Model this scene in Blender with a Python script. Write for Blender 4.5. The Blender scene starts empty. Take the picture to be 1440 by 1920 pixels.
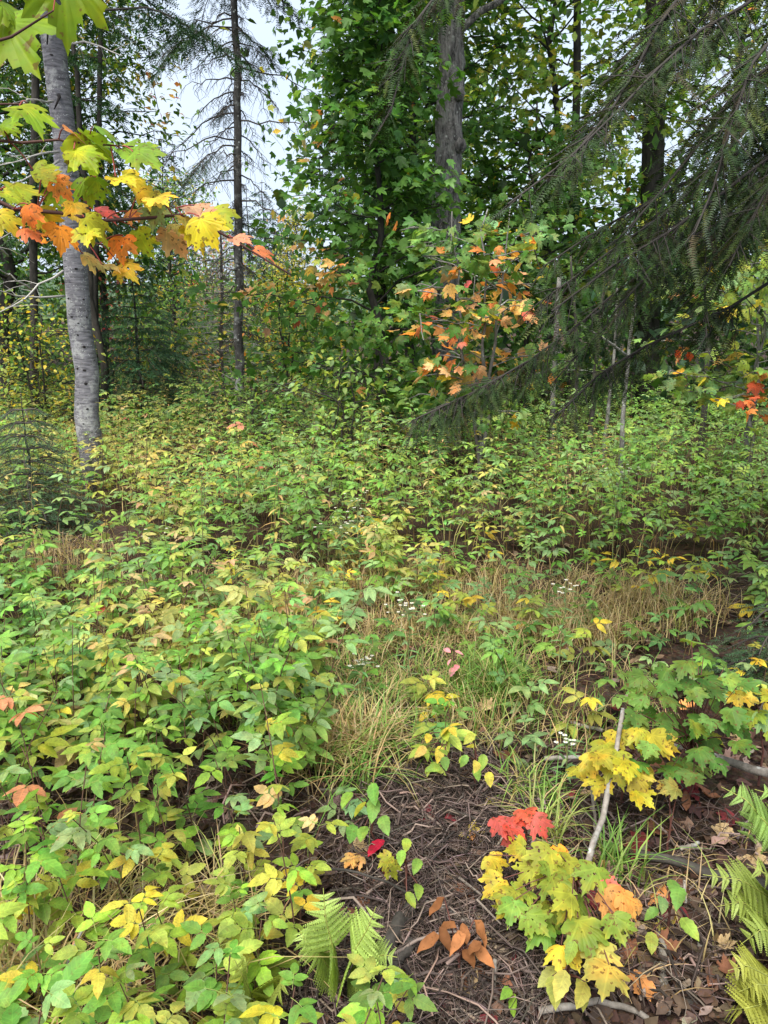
import bpy, math, random
import numpy as np
from mathutils import Vector, Matrix
R = math.radians
rng = np.random.default_rng(11)
random.seed(5)
scene = bpy.context.scene
COL = scene.collection

# ------------------------------------------------------------------ camera
EYE, PITCH, F, CX, CY = 1.6, R(14.0), 1450.0, 720.0, 960.0      # F in pixels of a 1440 x 1920 frame
cam = bpy.data.cameras.new('camera'); cam.sensor_fit = 'VERTICAL'; cam.sensor_height = 24.0
cam.lens = 24.0 * F / 1920.0; cam.clip_start = 0.05; cam.clip_end = 3000
cam_o = bpy.data.objects.new('camera', cam); COL.objects.link(cam_o)
cam_o.location = (0, 0, EYE); cam_o.rotation_euler = (R(90) - PITCH, 0, 0)
scene.camera = cam_o
# ------------------------------------------------------------------ sky, sun, exposure
SUN_EL, SUN_AZ = R(60), R(205)           # azimuth clockwise from +Y: behind the camera, a little to the left
w = bpy.data.worlds.new('World'); scene.world = w; w.use_nodes = True
nt = w.node_tree; nt.nodes.clear()
wo = nt.nodes.new('ShaderNodeOutputWorld'); bg = nt.nodes.new('ShaderNodeBackground')
sky = nt.nodes.new('ShaderNodeTexSky'); sky.sky_type = 'NISHITA'; sky.sun_disc = False
sky.sun_elevation = SUN_EL; sky.sun_rotation = SUN_AZ; sky.air_density = 1.0; sky.dust_density = 3.0; sky.ozone_density = 1.0
wtc = nt.nodes.new('ShaderNodeTexCoord'); wn = nt.nodes.new('ShaderNodeTexNoise')
wn.inputs['Scale'].default_value = 3.0; wn.inputs['Detail'].default_value = 5.0
wr = nt.nodes.new('ShaderNodeMapRange'); wr.inputs['From Min'].default_value = 0.35; wr.inputs['From Max'].default_value = 0.65
wr.inputs['To Min'].default_value = 0.84; wr.inputs['To Max'].default_value = 1.0
wm = nt.nodes.new('ShaderNodeMix'); wm.data_type = 'RGBA'
wm.inputs['B'].default_value = (2.9, 3.35, 4.0, 1)          # even grey-white cloud cover
nt.links.new(wtc.outputs['Generated'], wn.inputs['Vector']); nt.links.new(wn.outputs['Fac'], wr.inputs['Value'])
nt.links.new(wr.outputs['Result'], wm.inputs['Factor']); nt.links.new(sky.outputs['Color'], wm.inputs['A'])
nt.links.new(wm.outputs['Result'], bg.inputs['Color']); bg.inputs['Strength'].default_value = 0.055
nt.links.new(bg.outputs['Background'], wo.inputs['Surface'])
sl = bpy.data.lights.new('sun', 'SUN'); sl.energy = 1.5; sl.angle = R(42); sl.color = (1.0, 0.96, 0.88)
so = bpy.data.objects.new('sun', sl); COL.objects.link(so)
sd = Vector((math.sin(SUN_AZ) * math.cos(SUN_EL), math.cos(SUN_AZ) * math.cos(SUN_EL), math.sin(SUN_EL)))
so.rotation_euler = sd.to_track_quat('Z', 'Y').to_euler()
vs = scene.view_settings; vs.view_transform = 'Standard'; vs.look = 'None'; vs.gamma = 1.0; vs.use_curve_mapping = False
vs.exposure = 2.5
scene.render.engine = 'CYCLES'
cy = scene.cycles; cy.max_bounces = 8; cy.diffuse_bounces = 3; cy.glossy_bounces = 2; cy.transmission_bounces = 4
cy.transparent_max_bounces = 4; cy.use_denoising = True; cy.caustics_reflective = False; cy.caustics_refractive = False
cy.sample_clamp_indirect = 8.0; cy.use_adaptive_sampling = True; cy.adaptive_threshold = 0.02

# ------------------------------------------------------------------ picture <-> place
fwd = np.array([0, math.cos(PITCH), -math.sin(PITCH)]); upv = np.array([0, math.sin(PITCH), math.cos(PITCH)])
def ray(px, py):
    return fwd + (px - CX) / F * np.array([1., 0, 0]) + (CY - py) / F * upv
def P(px, py, Y):
    d = ray(px, py); return np.array([0, 0, EYE]) + d * (Y / d[1])
def H(px, py, h):
    d = ray(px, py); return np.array([0, 0, EYE]) + d * ((h - EYE) / d[2])
def proj(p):
    p = np.atleast_2d(p); q = p - np.array([0, 0, EYE]); z = np.maximum(q @ fwd, 1e-3)
    return CX + F * q[:, 0] / z, CY - F * (q @ upv) / z, z
def gh(x, y):
    x = np.asarray(x, float); y = np.asarray(y, float)
    g = 0.035 * np.sin(1.7 * x + 0.6 * y) + 0.03 * np.sin(2.3 * y - 1.1 * x + 1) + 0.02 * np.sin(4.1 * x + 3.3 * y)
    return g + 0.012 * np.maximum(y - 12, 0) * np.minimum(1, 60 / np.maximum(y, 60))
def vnoise(x, y, s=0):
    return (np.sin(x * 1.3 + s) * np.cos(y * 1.1 + 2 * s) + 0.6 * np.sin(2.9 * x - 1.7 * y + 3 * s) + 0.4 * np.sin(5.3 * x + 4.1 * y + s)) / 2

# ------------------------------------------------------------------ materials
def mat(name):
    m = bpy.data.materials.new(name); m.use_nodes = True; m.node_tree.nodes.clear(); return m, m.node_tree
def N(nt, t, **kw):
    n = nt.nodes.new(t)
    for k, v in kw.items():
        if k in n.inputs: n.inputs[k].default_value = v
        else: setattr(n, k, v)
    return n
def math_n(nt, op, a, b=None, c=None):
    n = nt.nodes.new('ShaderNodeMath'); n.operation = op
    for i, v in enumerate((a, b, c)):
        if v is None: continue
        if isinstance(v, (int, float)): n.inputs[i].default_value = v
        else: nt.links.new(v, n.inputs[i])
    return n.outputs[0]
def mixc(nt, f, a, b, mode='MIX'):
    n = nt.nodes.new('ShaderNodeMix'); n.data_type = 'RGBA'; n.blend_type = mode
    for k, v in (('Factor', f), ('A', a), ('B', b)):
        if isinstance(v, (int, float)): n.inputs[k].default_value = v
        elif isinstance(v, tuple): n.inputs[k].default_value = (*v, 1)
        else: nt.links.new(v, n.inputs[k])
    return n.outputs['Result']
def leaf_material(name, veins=None, trans=0.42, rough=0.5, spots=0.5, spec=0.35, drift=0.0, holes=0.0):
    m, nt = mat(name); L = nt.links.new
    at = N(nt, 'ShaderNodeAttribute', attribute_name='Col'); oi = N(nt, 'ShaderNodeObjectInfo')
    lc = N(nt, 'ShaderNodeAttribute', attribute_name='lc')
    c = mixc(nt, 1.0, at.outputs['Color'], oi.outputs['Color'], 'MULTIPLY')
    off = N(nt, 'ShaderNodeCombineXYZ'); L(math_n(nt, 'MULTIPLY', oi.outputs['Random'], 37.0), off.inputs['Z'])
    va = N(nt, 'ShaderNodeVectorMath', operation='ADD'); L(lc.outputs['Vector'], va.inputs[0]); L(off.outputs[0], va.inputs[1])
    no = N(nt, 'ShaderNodeTexNoise', Scale=2.2, Detail=3.0); L(va.outputs[0], no.inputs['Vector'])
    mr = N(nt, 'ShaderNodeMapRange'); L(no.outputs['Fac'], mr.inputs['Value'])
    for k, v in (('From Min', .3), ('From Max', .7), ('To Min', .72), ('To Max', 1.28)): mr.inputs[k].default_value = v
    c = mixc(nt, 1.0, c, mr.outputs['Result'], 'MULTIPLY')
    if drift:
        n3 = N(nt, 'ShaderNodeTexNoise', Scale=1.5, Detail=4.0, Roughness=.6); va3 = N(nt, 'ShaderNodeVectorMath', operation='ADD'); va3.inputs[1].default_value = (7.3, 2.1, 11.7); L(va.outputs[0], va3.inputs[0]); L(va3.outputs[0], n3.inputs['Vector'])
        s = N(nt, 'ShaderNodeMapRange'); L(n3.outputs['Fac'], s.inputs['Value']); s.inputs['From Min'].default_value = .47; s.inputs['From Max'].default_value = .68; s.inputs['To Max'].default_value = drift
        c = mixc(nt, s.outputs['Result'], c, mixc(nt, 1.0, c, (2.0, 1.05, .75), 'MULTIPLY'))
    if spots:
        n2 = N(nt, 'ShaderNodeTexNoise', Scale=8.0, Detail=2.0); L(va.outputs[0], n2.inputs['Vector'])
        s = N(nt, 'ShaderNodeMapRange'); L(n2.outputs['Fac'], s.inputs['Value'])
        s.inputs['From Min'].default_value = .61; s.inputs['From Max'].default_value = .66; s.inputs['To Max'].default_value = spots
        c = mixc(nt, s.outputs['Result'], c, (0.13, 0.06, 0.02))
    h = None
    if veins:
        sp = N(nt, 'ShaderNodeSeparateXYZ'); L(lc.outputs['Vector'], sp.inputs[0])
        ax = math_n(nt, 'ABSOLUTE', sp.outputs[0]); y = sp.outputs[1]
        if veins == 'maple':
            y1 = math_n(nt, 'SUBTRACT', y, 0.08)
            d2 = math_n(nt, 'ABSOLUTE', math_n(nt, 'SUBTRACT', math_n(nt, 'MULTIPLY', ax, 0.75), math_n(nt, 'MULTIPLY', y1, 0.66)))
            d3 = math_n(nt, 'ABSOLUTE', math_n(nt, 'SUBTRACT', y1, math_n(nt, 'MULTIPLY', ax, 0.05)))
            d = math_n(nt, 'MINIMUM', math_n(nt, 'MINIMUM', ax, d2), d3)
        else:
            d2 = math_n(nt, 'PINGPONG', math_n(nt, 'SUBTRACT', y, math_n(nt, 'MULTIPLY', ax, 0.7)), 0.07)
            d = math_n(nt, 'MINIMUM', ax, math_n(nt, 'ADD', d2, 0.006))
        s = N(nt, 'ShaderNodeMapRange'); L(d, s.inputs['Value'])
        s.inputs['From Min'].default_value = 0.006; s.inputs['From Max'].default_value = 0.03
        s.inputs['To Min'].default_value = 1; s.inputs['To Max'].default_value = 0
        h = s.outputs['Result']
        c = mixc(nt, math_n(nt, 'MULTIPLY', h, 0.45), c, mixc(nt, 1.0, c, (1.5, 1.45, 1.3), 'MULTIPLY'))
    p = N(nt, 'ShaderNodeBsdfPrincipled', Roughness=rough); p.inputs['Specular IOR Level'].default_value = spec
    L(c, p.inputs['Base Color'])
    if h is not None:
        b = N(nt, 'ShaderNodeBump', Strength=0.16, Distance=0.003); L(math_n(nt, 'SUBTRACT', 1.0, h), b.inputs['Height']); L(b.outputs[0], p.inputs['Normal'])
    t = N(nt, 'ShaderNodeBsdfTranslucent'); L(mixc(nt, 1.0, c, (1.35, 1.2, 0.6), 'MULTIPLY'), t.inputs['Color'])
    mx = N(nt, 'ShaderNodeMixShader', Fac=trans); L(p.outputs[0], mx.inputs[1]); L(t.outputs[0], mx.inputs[2])
    if holes:
        n5 = N(nt, 'ShaderNodeTexNoise', Scale=5.0, Detail=1.0); va5 = N(nt, 'ShaderNodeVectorMath', operation='ADD'); va5.inputs[1].default_value = (3.3, 9.1, 1.7); L(va.outputs[0], va5.inputs[0]); L(va5.outputs[0], n5.inputs['Vector'])
        tr = N(nt, 'ShaderNodeBsdfTransparent'); m2 = N(nt, 'ShaderNodeMixShader'); L(math_n(nt, 'GREATER_THAN', n5.outputs['Fac'], holes), m2.inputs[0]); L(mx.outputs[0], m2.inputs[1]); L(tr.outputs[0], m2.inputs[2]); mx = m2
    o = N(nt, 'ShaderNodeOutputMaterial'); L(mx.outputs[0], o.inputs['Surface']); return m
def bark_material(name, dark, light, scale=(14, 14, 3), bump=0.6, dist=0.02, rough=0.9, detail=6, bands=0.0, lichen=None):
    m, nt = mat(name); L = nt.links.new
    tc = N(nt, 'ShaderNodeTexCoord'); mp = N(nt, 'ShaderNodeMapping'); mp.inputs['Scale'].default_value = scale
    L(tc.outputs['Object'], mp.inputs['Vector'])
    n1 = N(nt, 'ShaderNodeTexNoise', Scale=1.0, Detail=detail, Roughness=0.65); L(mp.outputs[0], n1.inputs['Vector'])
    n2 = N(nt, 'ShaderNodeTexNoise', Scale=2.5, Detail=3.0); L(tc.outputs['Object'], n2.inputs['Vector'])
    mr = N(nt, 'ShaderNodeMapRange'); L(n1.outputs['Fac'], mr.inputs['Value']); mr.inputs['From Min'].default_value = .32; mr.inputs['From Max'].default_value = .68
    c = mixc(nt, mr.outputs['Result'], dark, light)
    s = N(nt, 'ShaderNodeMapRange'); L(n2.outputs['Fac'], s.inputs['Value']); s.inputs['To Min'].default_value = .55; s.inputs['To Max'].default_value = 1.4
    c = mixc(nt, 1.0, c, s.outputs['Result'], 'MULTIPLY')
    if lichen:
        n3 = N(nt, 'ShaderNodeTexVoronoi', Scale=lichen[1]); L(tc.outputs['Object'], n3.inputs['Vector'])
        s3 = N(nt, 'ShaderNodeMapRange'); L(n3.outputs['Distance'], s3.inputs['Value'])
        s3.inputs['From Min'].default_value = .16; s3.inputs['From Max'].default_value = .26; s3.inputs['To Min'].default_value = 1; s3.inputs['To Max'].default_value = 0
        n4 = N(nt, 'ShaderNodeTexNoise', Scale=9.0); L(tc.outputs['Object'], n4.inputs['Vector'])
        s4 = N(nt, 'ShaderNodeMapRange'); L(n4.outputs['Fac'], s4.inputs['Value']); s4.inputs['From Min'].default_value = .48; s4.inputs['From Max'].default_value = .58
        c = mixc(nt, math_n(nt, 'MULTIPLY', s3.outputs['Result'], s4.outputs['Result']), c, lichen[0])
    if lichen:
        n6 = N(nt, 'ShaderNodeTexNoise', Scale=5.5, Detail=7.0, Roughness=.75); va6 = N(nt, 'ShaderNodeVectorMath', operation='ADD'); va6.inputs[1].default_value = (5.1, 2.2, 8.8); L(tc.outputs['Object'], va6.inputs[0]); L(va6.outputs[0], n6.inputs['Vector'])
        s6 = N(nt, 'ShaderNodeMapRange'); L(n6.outputs['Fac'], s6.inputs['Value']); s6.inputs['From Min'].default_value = .53; s6.inputs['From Max'].default_value = .60; s6.inputs['To Max'].default_value = .6
        c = mixc(nt, s6.outputs['Result'], c, tuple(.72 * q for q in lichen[0]))
        s7 = N(nt, 'ShaderNodeMapRange'); L(n6.outputs['Fac'], s7.inputs['Value']); s7.inputs['From Min'].default_value = .42; s7.inputs['From Max'].default_value = .36; s7.inputs['To Max'].default_value = .6
        c = mixc(nt, s7.outputs['Result'], c, (.06, .058, .05))
    p = N(nt, 'ShaderNodeBsdfPrincipled', Roughness=rough); p.inputs['Specular IOR Level'].default_value = .25
    L(c, p.inputs['Base Color'])
    b = N(nt, 'ShaderNodeBump', Strength=bump, Distance=dist); L(n1.outputs['Fac'], b.inputs['Height']); L(b.outputs[0], p.inputs['Normal'])
    o = N(nt, 'ShaderNodeOutputMaterial'); L(p.outputs[0], o.inputs['Surface']); return m

M_MAPLE = leaf_material('maple_leaf', 'maple', 0.45, spec=.2, spots=0.75, drift=0.5, holes=.71)
M_RASP = leaf_material('bramble_leaf', 'pinnate', 0.46, spots=0.3, drift=0.25, rough=.55, spec=.3)
M_MASS = leaf_material('leaf_mass', None, 0.48, spots=0.0)
M_NEEDLE = leaf_material('needles', None, 0.15, rough=0.55, spots=0.0, spec=0.25)
M_DRY = leaf_material('dry_leaf', None, 0.15, rough=0.8, spots=0.6, spec=0.1)
M_GRASS = leaf_material('grass_blade', None, 0.3, rough=0.6, spots=0.0)
M_FERN = leaf_material('fern_leaf', None, 0.42, spots=0.2)
M_TWIG = leaf_material('twig_bark', None, 0.0, rough=0.85, spots=0.0, spec=0.2)
M_FIR = bark_material('fir_bark', (0.055, 0.052, 0.058), (0.25, 0.24, 0.26), (9, 9, 62), 0.7, 0.01, lichen=((0.55, 0.55, 0.53), 60.0))
M_ROUGH = bark_material('rough_bark', (0.022, 0.02, 0.019), (0.33, 0.31, 0.29), (26, 26, 7), 1.0, 0.09, lichen=((0.36, 0.37, 0.33), 16.0))
M_DARKBARK = bark_material('dark_bark', (0.018, 0.016, 0.014), (0.065, 0.058, 0.05), (18, 18, 6), 0.6, 0.02)
M_GREYBARK = bark_material('grey_bark', (0.07, 0.065, 0.06), (0.2, 0.19, 0.175), (16, 16, 9), 0.5, 0.01, lichen=((0.4, 0.41, 0.38), 30.0))
M_STICK = bark_material('dead_stick', (0.09, 0.075, 0.06), (0.3, 0.27, 0.24), (25, 25, 8), 0.7, 0.008, lichen=((0.42, 0.43, 0.40), 26.0))
M_KNOT = bark_material('knot', (0.008, 0.007, 0.007), (0.03, 0.025, 0.024), (40, 40, 40), 0.6, 0.01)

def ground_material():
    m, nt = mat('forest_floor'); L = nt.links.new
    tc = N(nt, 'ShaderNodeTexCoord')
    n1 = N(nt, 'ShaderNodeTexNoise', Scale=3.0, Detail=8.0, Roughness=.7); L(tc.outputs['Object'], n1.inputs['Vector'])
    n2 = N(nt, 'ShaderNodeTexNoise', Scale=38.0, Detail=5.0, Roughness=.7); L(tc.outputs['Object'], n2.inputs['Vector'])
    v = N(nt, 'ShaderNodeTexVoronoi', Scale=55.0); L(tc.outputs['Object'], v.inputs['Vector'])
    r1 = N(nt, 'ShaderNodeMapRange'); L(n1.outputs['Fac'], r1.inputs['Value']); r1.inputs['From Min'].default_value = .35; r1.inputs['From Max'].default_value = .65
    c = mixc(nt, r1.outputs['Result'], (0.030, 0.019, 0.014), (0.075, 0.046, 0.032))
    r2 = N(nt, 'ShaderNodeMapRange'); L(n2.outputs['Fac'], r2.inputs['Value']); r2.inputs['From Min'].default_value = .3; r2.inputs['From Max'].default_value = .7
    r2.inputs['To Min'].default_value = .4; r2.inputs['To Max'].default_value = 1.7
    c = mixc(nt, 1.0, c, r2.outputs['Result'], 'MULTIPLY')
    c = mixc(nt, .35, c, mixc(nt, 1.0, c, v.outputs['Color'], 'MULTIPLY'))
    p = N(nt, 'ShaderNodeBsdfPrincipled', Roughness=.95); p.inputs['Specular IOR Level'].default_value = .15; L(c, p.inputs['Base Color'])
    b = N(nt, 'ShaderNodeBump', Strength=.9, Distance=.02); L(math_n(nt, 'ADD', n2.outputs['Fac'], math_n(nt, 'MULTIPLY', v.outputs['Distance'], .6)), b.inputs['Height']); L(b.outputs[0], p.inputs['Normal'])
    o = N(nt, 'ShaderNodeOutputMaterial'); L(p.outputs[0], o.inputs['Surface']); return m
M_GROUND = ground_material()

# ------------------------------------------------------------------ mesh tools
class Geo:
    def __init__(s): s.V, s.T, s.C, s.L, s.n = [], [], [], [], 0
    def add(s, V, T, col=(1, 1, 1), lc=None):
        V = np.asarray(V, np.float32).reshape(-1, 3); T = np.asarray(T, np.int32).reshape(-1, 3)
        C = np.broadcast_to(np.asarray(col, np.float32), (len(V), 3)); L = np.zeros((len(V), 3), np.float32) if lc is None else lc
        s.V.append(V); s.T.append(T + s.n); s.C.append(C); s.L.append(L); s.n += len(V); return s
    def mesh(s, name, mt, smooth=True):
        me = bpy.data.meshes.new(name)
        V = np.concatenate(s.V); T = np.concatenate(s.T); C = np.concatenate(s.C); L = np.concatenate(s.L)
        me.vertices.add(len(V)); me.vertices.foreach_set('co', V.ravel())
        me.loops.add(T.size); me.loops.foreach_set('vertex_index', T.ravel())
        me.polygons.add(len(T)); me.polygons.foreach_set('loop_start', np.arange(0, T.size, 3, dtype=np.int32))
        me.polygons.foreach_set('use_smooth', np.full(len(T), smooth, bool))
        a = me.attributes.new('Col', 'FLOAT_COLOR', 'POINT'); a.data.foreach_set('color', np.column_stack([C, np.ones(len(C))]).astype(np.float32).ravel())
        a = me.attributes.new('lc', 'FLOAT_VECTOR', 'POINT'); a.data.foreach_set('vector', np.ascontiguousarray(L, np.float32).ravel())
        me.materials.append(mt); me.update(calc_edges=True); return me
    def build(s, name, mt, parent=None, loc=None, smooth=True):
        if loc is not None:
            s.V = [v - np.asarray(loc, np.float32) for v in s.V]
        return link(name, s.mesh(name, mt, smooth), parent, None if parent is not None else loc)
def link(name, me, parent=None, loc=None, color=None, M=None):
    o = bpy.data.objects.new(name, me); COL.objects.link(o)
    if parent is not None: o.parent = parent
    if loc is not None: o.location = loc
    if M is not None: o.matrix_local = M
    if color is not None: o.color = (*color, 1)
    return o
def tag(o, label, cat, group=None, kind=None):
    o['label'] = label; o['category'] = cat
    if group: o['group'] = group
    if kind: o['kind'] = kind
    return o
def thing(name, label, cat, loc, group=None):
    o = link(name, None, None, tuple(float(v) for v in loc)); o.empty_display_size = .1
    return tag(o, label, cat, group)
def nrm(a):
    a = np.asarray(a, float); return a / np.maximum(np.linalg.norm(a, axis=-1, keepdims=True), 1e-9)
def frames(d, n):
    y = nrm(d); n = np.asarray(n, float); x = nrm(np.cross(y, n)); z = np.cross(x, y)
    return np.stack([x, y, z], axis=-1)
def scatter(geo, tmpl, pos, fr, sc, col):
    pos = np.asarray(pos, float); k = len(pos)
    if k == 0: return
    V, T, lc = tmpl
    W = np.einsum('kij,nj->kni', fr * np.asarray(sc, float).reshape(-1, 1, 1), V) + pos[:, None, :]
    TT = T[None] + (np.arange(k) * len(V))[:, None, None]
    CC = np.repeat(np.asarray(col, float).reshape(-1, 3), len(V), axis=0)
    LL = np.tile(lc, (k, 1)); LL[:, 2] = np.repeat(rng.random(k) * 40, len(V))
    geo.add(W.reshape(-1, 3), TT.reshape(-1, 3), CC, LL)
def tube(pts, rad, sides=6, cap=True, rough=0.0):
    pts = np.asarray(pts, float); n = len(pts); rad = np.broadcast_to(np.asarray(rad, float), (n,))
    tg = np.gradient(pts, axis=0); tg = nrm(tg)
    ref = np.array([0., 0, 1]) if abs(tg[:, 2].mean()) < .8 else np.array([1., 0, 0])
    u = nrm(np.cross(tg, ref)); v = np.cross(tg, u)
    a = np.arange(sides) * 2 * np.pi / sides
    rr = rad[:, None] * (1 + rough * rng.uniform(-1, 1, (n, sides)))
    V = pts[:, None] + rr[..., None] * (np.cos(a)[None, :, None] * u[:, None] + np.sin(a)[None, :, None] * v[:, None])
    V = V.reshape(-1, 3); i = np.arange(n - 1)[:, None] * sides; j = np.arange(sides)[None]; j2 = (j + 1) % sides
    A, B, C_, D = i + j, i + j2, i + sides + j2, i + sides + j
    T = np.concatenate([np.stack([A, B, C_], -1).reshape(-1, 3), np.stack([A, C_, D], -1).reshape(-1, 3)])
    if cap:
        V = np.vstack([V, pts[0], pts[-1]]); m = n * sides; q = np.arange(sides); q2 = (q + 1) % sides
        T = np.vstack([T, np.stack([np.full(sides, m), q2, q], -1), np.stack([np.full(sides, m + 1), (n - 1) * sides + q, (n - 1) * sides + q2], -1)])
    return V, T
def curve(p, q, n=6, sag=0.0, wob=0.0, side=None):
    p, q = np.asarray(p, float), np.asarray(q, float); t = np.linspace(0, 1, n)[:, None]
    L = np.linalg.norm(q - p); c = p + (q - p) * t
    c[:, 2] += sag * L * 4 * (t * (1 - t))[:, 0]
    if wob: c[1:-1] += rng.normal(0, wob * L, (n - 2, 3))
    return c
def poly(pts, n):
    pts = np.asarray(pts, float); s = np.r_[0, np.cumsum(np.linalg.norm(np.diff(pts, axis=0), axis=1))]
    t = np.linspace(0, s[-1], n); return np.stack([np.interp(t, s, pts[:, i]) for i in range(3)], -1)

# ------------------------------------------------------------------ leaf shapes (base at the origin, tip along +Y, face up +Z)
def maple_t(fine=1, droop=.25, fold=.18, curl=0.0, ph=0.0):
    half = {1: [(0.0, 1.0), (.06, .86), (.13, .84), (.12, .74), (.22, .72), (.21, .58), (.33, .63), (.38, .70), (.54, .73), (.47, .58), (.53, .50), (.43, .42), (.38, .34), (.50, .31), (.51, .22), (.38, .10), (.26, .02), (.12, -.03), (.03, .04)],
            0: [(0.0, 1.0), (.18, .74), (.2, .56), (.36, .64), (.53, .70), (.40, .36), (.50, .24), (.2, -.02)], -1: [(0.0, 1.0), (.2, .58), (.52, .66), (.40, .3), (.28, .0)]}[fine]
    right = half; left = [(-x, y) for x, y in half[:0:-1]]
    out = np.array(right + left); c = np.array([0, .1]); n = len(out); fr_ = (.38, .72, 1.0) if fine == 1 else (1.0,)
    V = np.vstack([c[None]] + [c + (out - c) * f * (1 if f == 1 else 1 / (1 + .5 * (np.linalg.norm(out - c, axis=1, keepdims=True) - .5))) for f in fr_]); T = []
    for i in range(n):
        j = (i + 1) % n; T.append((0, 1 + j, 1 + i))
        for k in range(len(fr_) - 1):
            a, b = 1 + k * n, 1 + (k + 1) * n; T += [(a + i, a + j, b + j), (a + i, b + j, b + i)]
    x, y = V[:, 0], V[:, 1]; r = np.hypot(x, y - .1)
    z = fold * np.sqrt(x * x + .004) - droop * y ** 2 - .35 * droop * x ** 2 + curl * np.sin(5 * x + ph) * np.cos(4 * y + 2 * ph)
    return np.column_stack([x, y, z]), np.array(T), np.column_stack([x, y, 0 * x])
def oval_t(seg=5, width=.56, droop=.3, fold=.22, serr=0.0, wave=0.0):
    t = np.linspace(0, 1, seg + 1); V = []; 
    for i, s in enumerate(t):
        wd = width * .5 * (np.sin(np.pi * s ** .75) ** .8 if 0 < s < 1 else 0.0)
        if serr and 0 < i < seg: wd *= 1 + serr * (1 if i % 2 else -1)
        zz = -droop * s ** 2
        V += [(-wd, s, zz + fold * wd + wave * np.sin(9 * s)), (0, s, zz), (wd, s, zz + fold * wd + wave * np.sin(9 * s + 1))]
    T = []
    for i in range(seg):
        a, b = 3 * i, 3 * i + 3
        for k in (0, 1):
            q = [(a + k, a + k + 1, b + k + 1), (a + k, b + k + 1, b + k)]
            if i == 0: q = [(a + 1, b + k + 1, b + k)]
            if i == seg - 1: q = [(a + k, a + k + 1, b + 1)]
            T += q
    V = np.array(V); return V, np.array(T), np.column_stack([V[:, 0], V[:, 1], 0 * V[:, 0]])
def join_t(parts):
    V, T, L, n = [], [], [], 0
    for v, t, l in parts: V.append(v); T.append(t + n); L.append(l); n += len(v)
    return np.vstack(V), np.vstack(T), np.vstack(L)
def xf_t(t, M, off):
    return t[0] @ np.asarray(M).T + np.asarray(off), t[1], t[2]
def rot(ax, a):
    return np.array(Matrix.Rotation(a, 3, ax))
def leaflet_layout(five, r):
    L = [((0, .78, .04), 0.0, -.16 + r.uniform(-.22, .18), 1.0)]
    s = .84
    for sg in (-1, 1): L.append(((0, .56, .02), sg * -1.15 + r.uniform(-.15, .15), -.12 + r.uniform(-.22, .18), s))
    if five:
        for sg in (-1, 1): L.append(((0, .34, .01), sg * -1.35 + r.uniform(-.15, .15), -.12 + r.uniform(-.22, .18), .68))
    return L
def compound_t(five, seg, r):
    ps = []
    for off, yaw, pitch, sc in leaflet_layout(five, r):
        lt = oval_t(seg, r.uniform(.44, .54), r.uniform(.15, .45), r.uniform(.1, .3))
        ps.append(xf_t(lt, rot('Z', yaw) @ rot('X', pitch) * sc, off))
    V, T = tube([(0, 0, 0), (0, .4, .06), (0, .8, .04)], .012, 3, False) if seg > 3 else (np.array([(-.012, 0, 0), (.012, 0, 0), (0, .8, .04)]), np.array([(0, 1, 2)]))
    ps.append((V, T, np.zeros((len(V), 3)) + [.02, .0, 0])); return join_t(ps)
rr_ = random.Random(3)
MAPLE = [maple_t(1, d, f, c, p) for d, f, c, p in ((.25, .15, .05, 0), (.45, .28, .06, 1), (.1, .2, .08, 2), (.55, .1, .06, 3), (.3, -.12, .07, 4), (.15, .3, .05, 5))]
MAPLE_X = [maple_t(-1, d, f) for d, f in ((.3, .2), (.1, .3))]
MAPLE_LO = [maple_t(0, d, f, 0) for d, f in ((.3, .2), (.55, .3), (.1, .1))]
OVAL = [oval_t(9, w, d, f, .07) for w, d, f in ((.54, .12, .2), (.58, .3, .28), (.48, .06, .24), (.54, .42, .15))]
OVAL_X = [oval_t(2, w, d, f) for w, d, f in ((.62, .3, .2), (.5, .15, .3))]
OVAL_LO = [oval_t(3, w, d, f) for w, d, f in ((.6, .3, .2), (.5, .15, .3))]
COMP = [compound_t(i % 2 == 1, 5, rr_) for i in range(8)]
COMP_LO = [compound_t(i % 2 == 1, 3, rr_) for i in range(6)]
COMP_X = [compound_t(i % 2 == 1, 2, rr_) for i in range(6)]
def tmesh(name, t, m):
    return Geo().add(t[0], t[1], (1, 1, 1), t[2]).mesh(name, m)
ME_MAPLE = [tmesh('maple_leaf', t, M_MAPLE) for t in MAPLE]
ME_MAPLE_LO = [tmesh('maple_leaf_small', t, M_MAPLE) for t in MAPLE_LO]
ME_MAPLE_DRY = [tmesh('dry_maple_leaf', maple_t(1, d, f, c, 3 * d), M_DRY) for d, f, c in ((.3, .35, .1), (-.3, .2, .12), (.6, .5, .15))]
ME_OVAL = [tmesh('oval_leaf', t, M_RASP) for t in OVAL]
ME_OVAL_DRY = [tmesh('dry_oval_leaf', oval_t(7, w, d, f, .04, wv), M_DRY) for w, d, f, wv in ((.42, -.25, .6, .05), (.46, .4, .5, .07))]
ME_COMP = [tmesh('compound_leaf', t, M_RASP) for t in COMP]
def put_leaf(parent, me, pos, d, n, size, color, name='leaf', base=None):
    fr = frames(np.asarray(d, float)[None], np.asarray(n, float)[None])[0] * size
    M = Matrix.Identity(4)
    for i in range(3):
        for j in range(3): M[i][j] = fr[i][j]
        M[i][3] = pos[i] - (base[i] if base is not None else 0)
    return link(name, me, parent, None, color, M)

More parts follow.
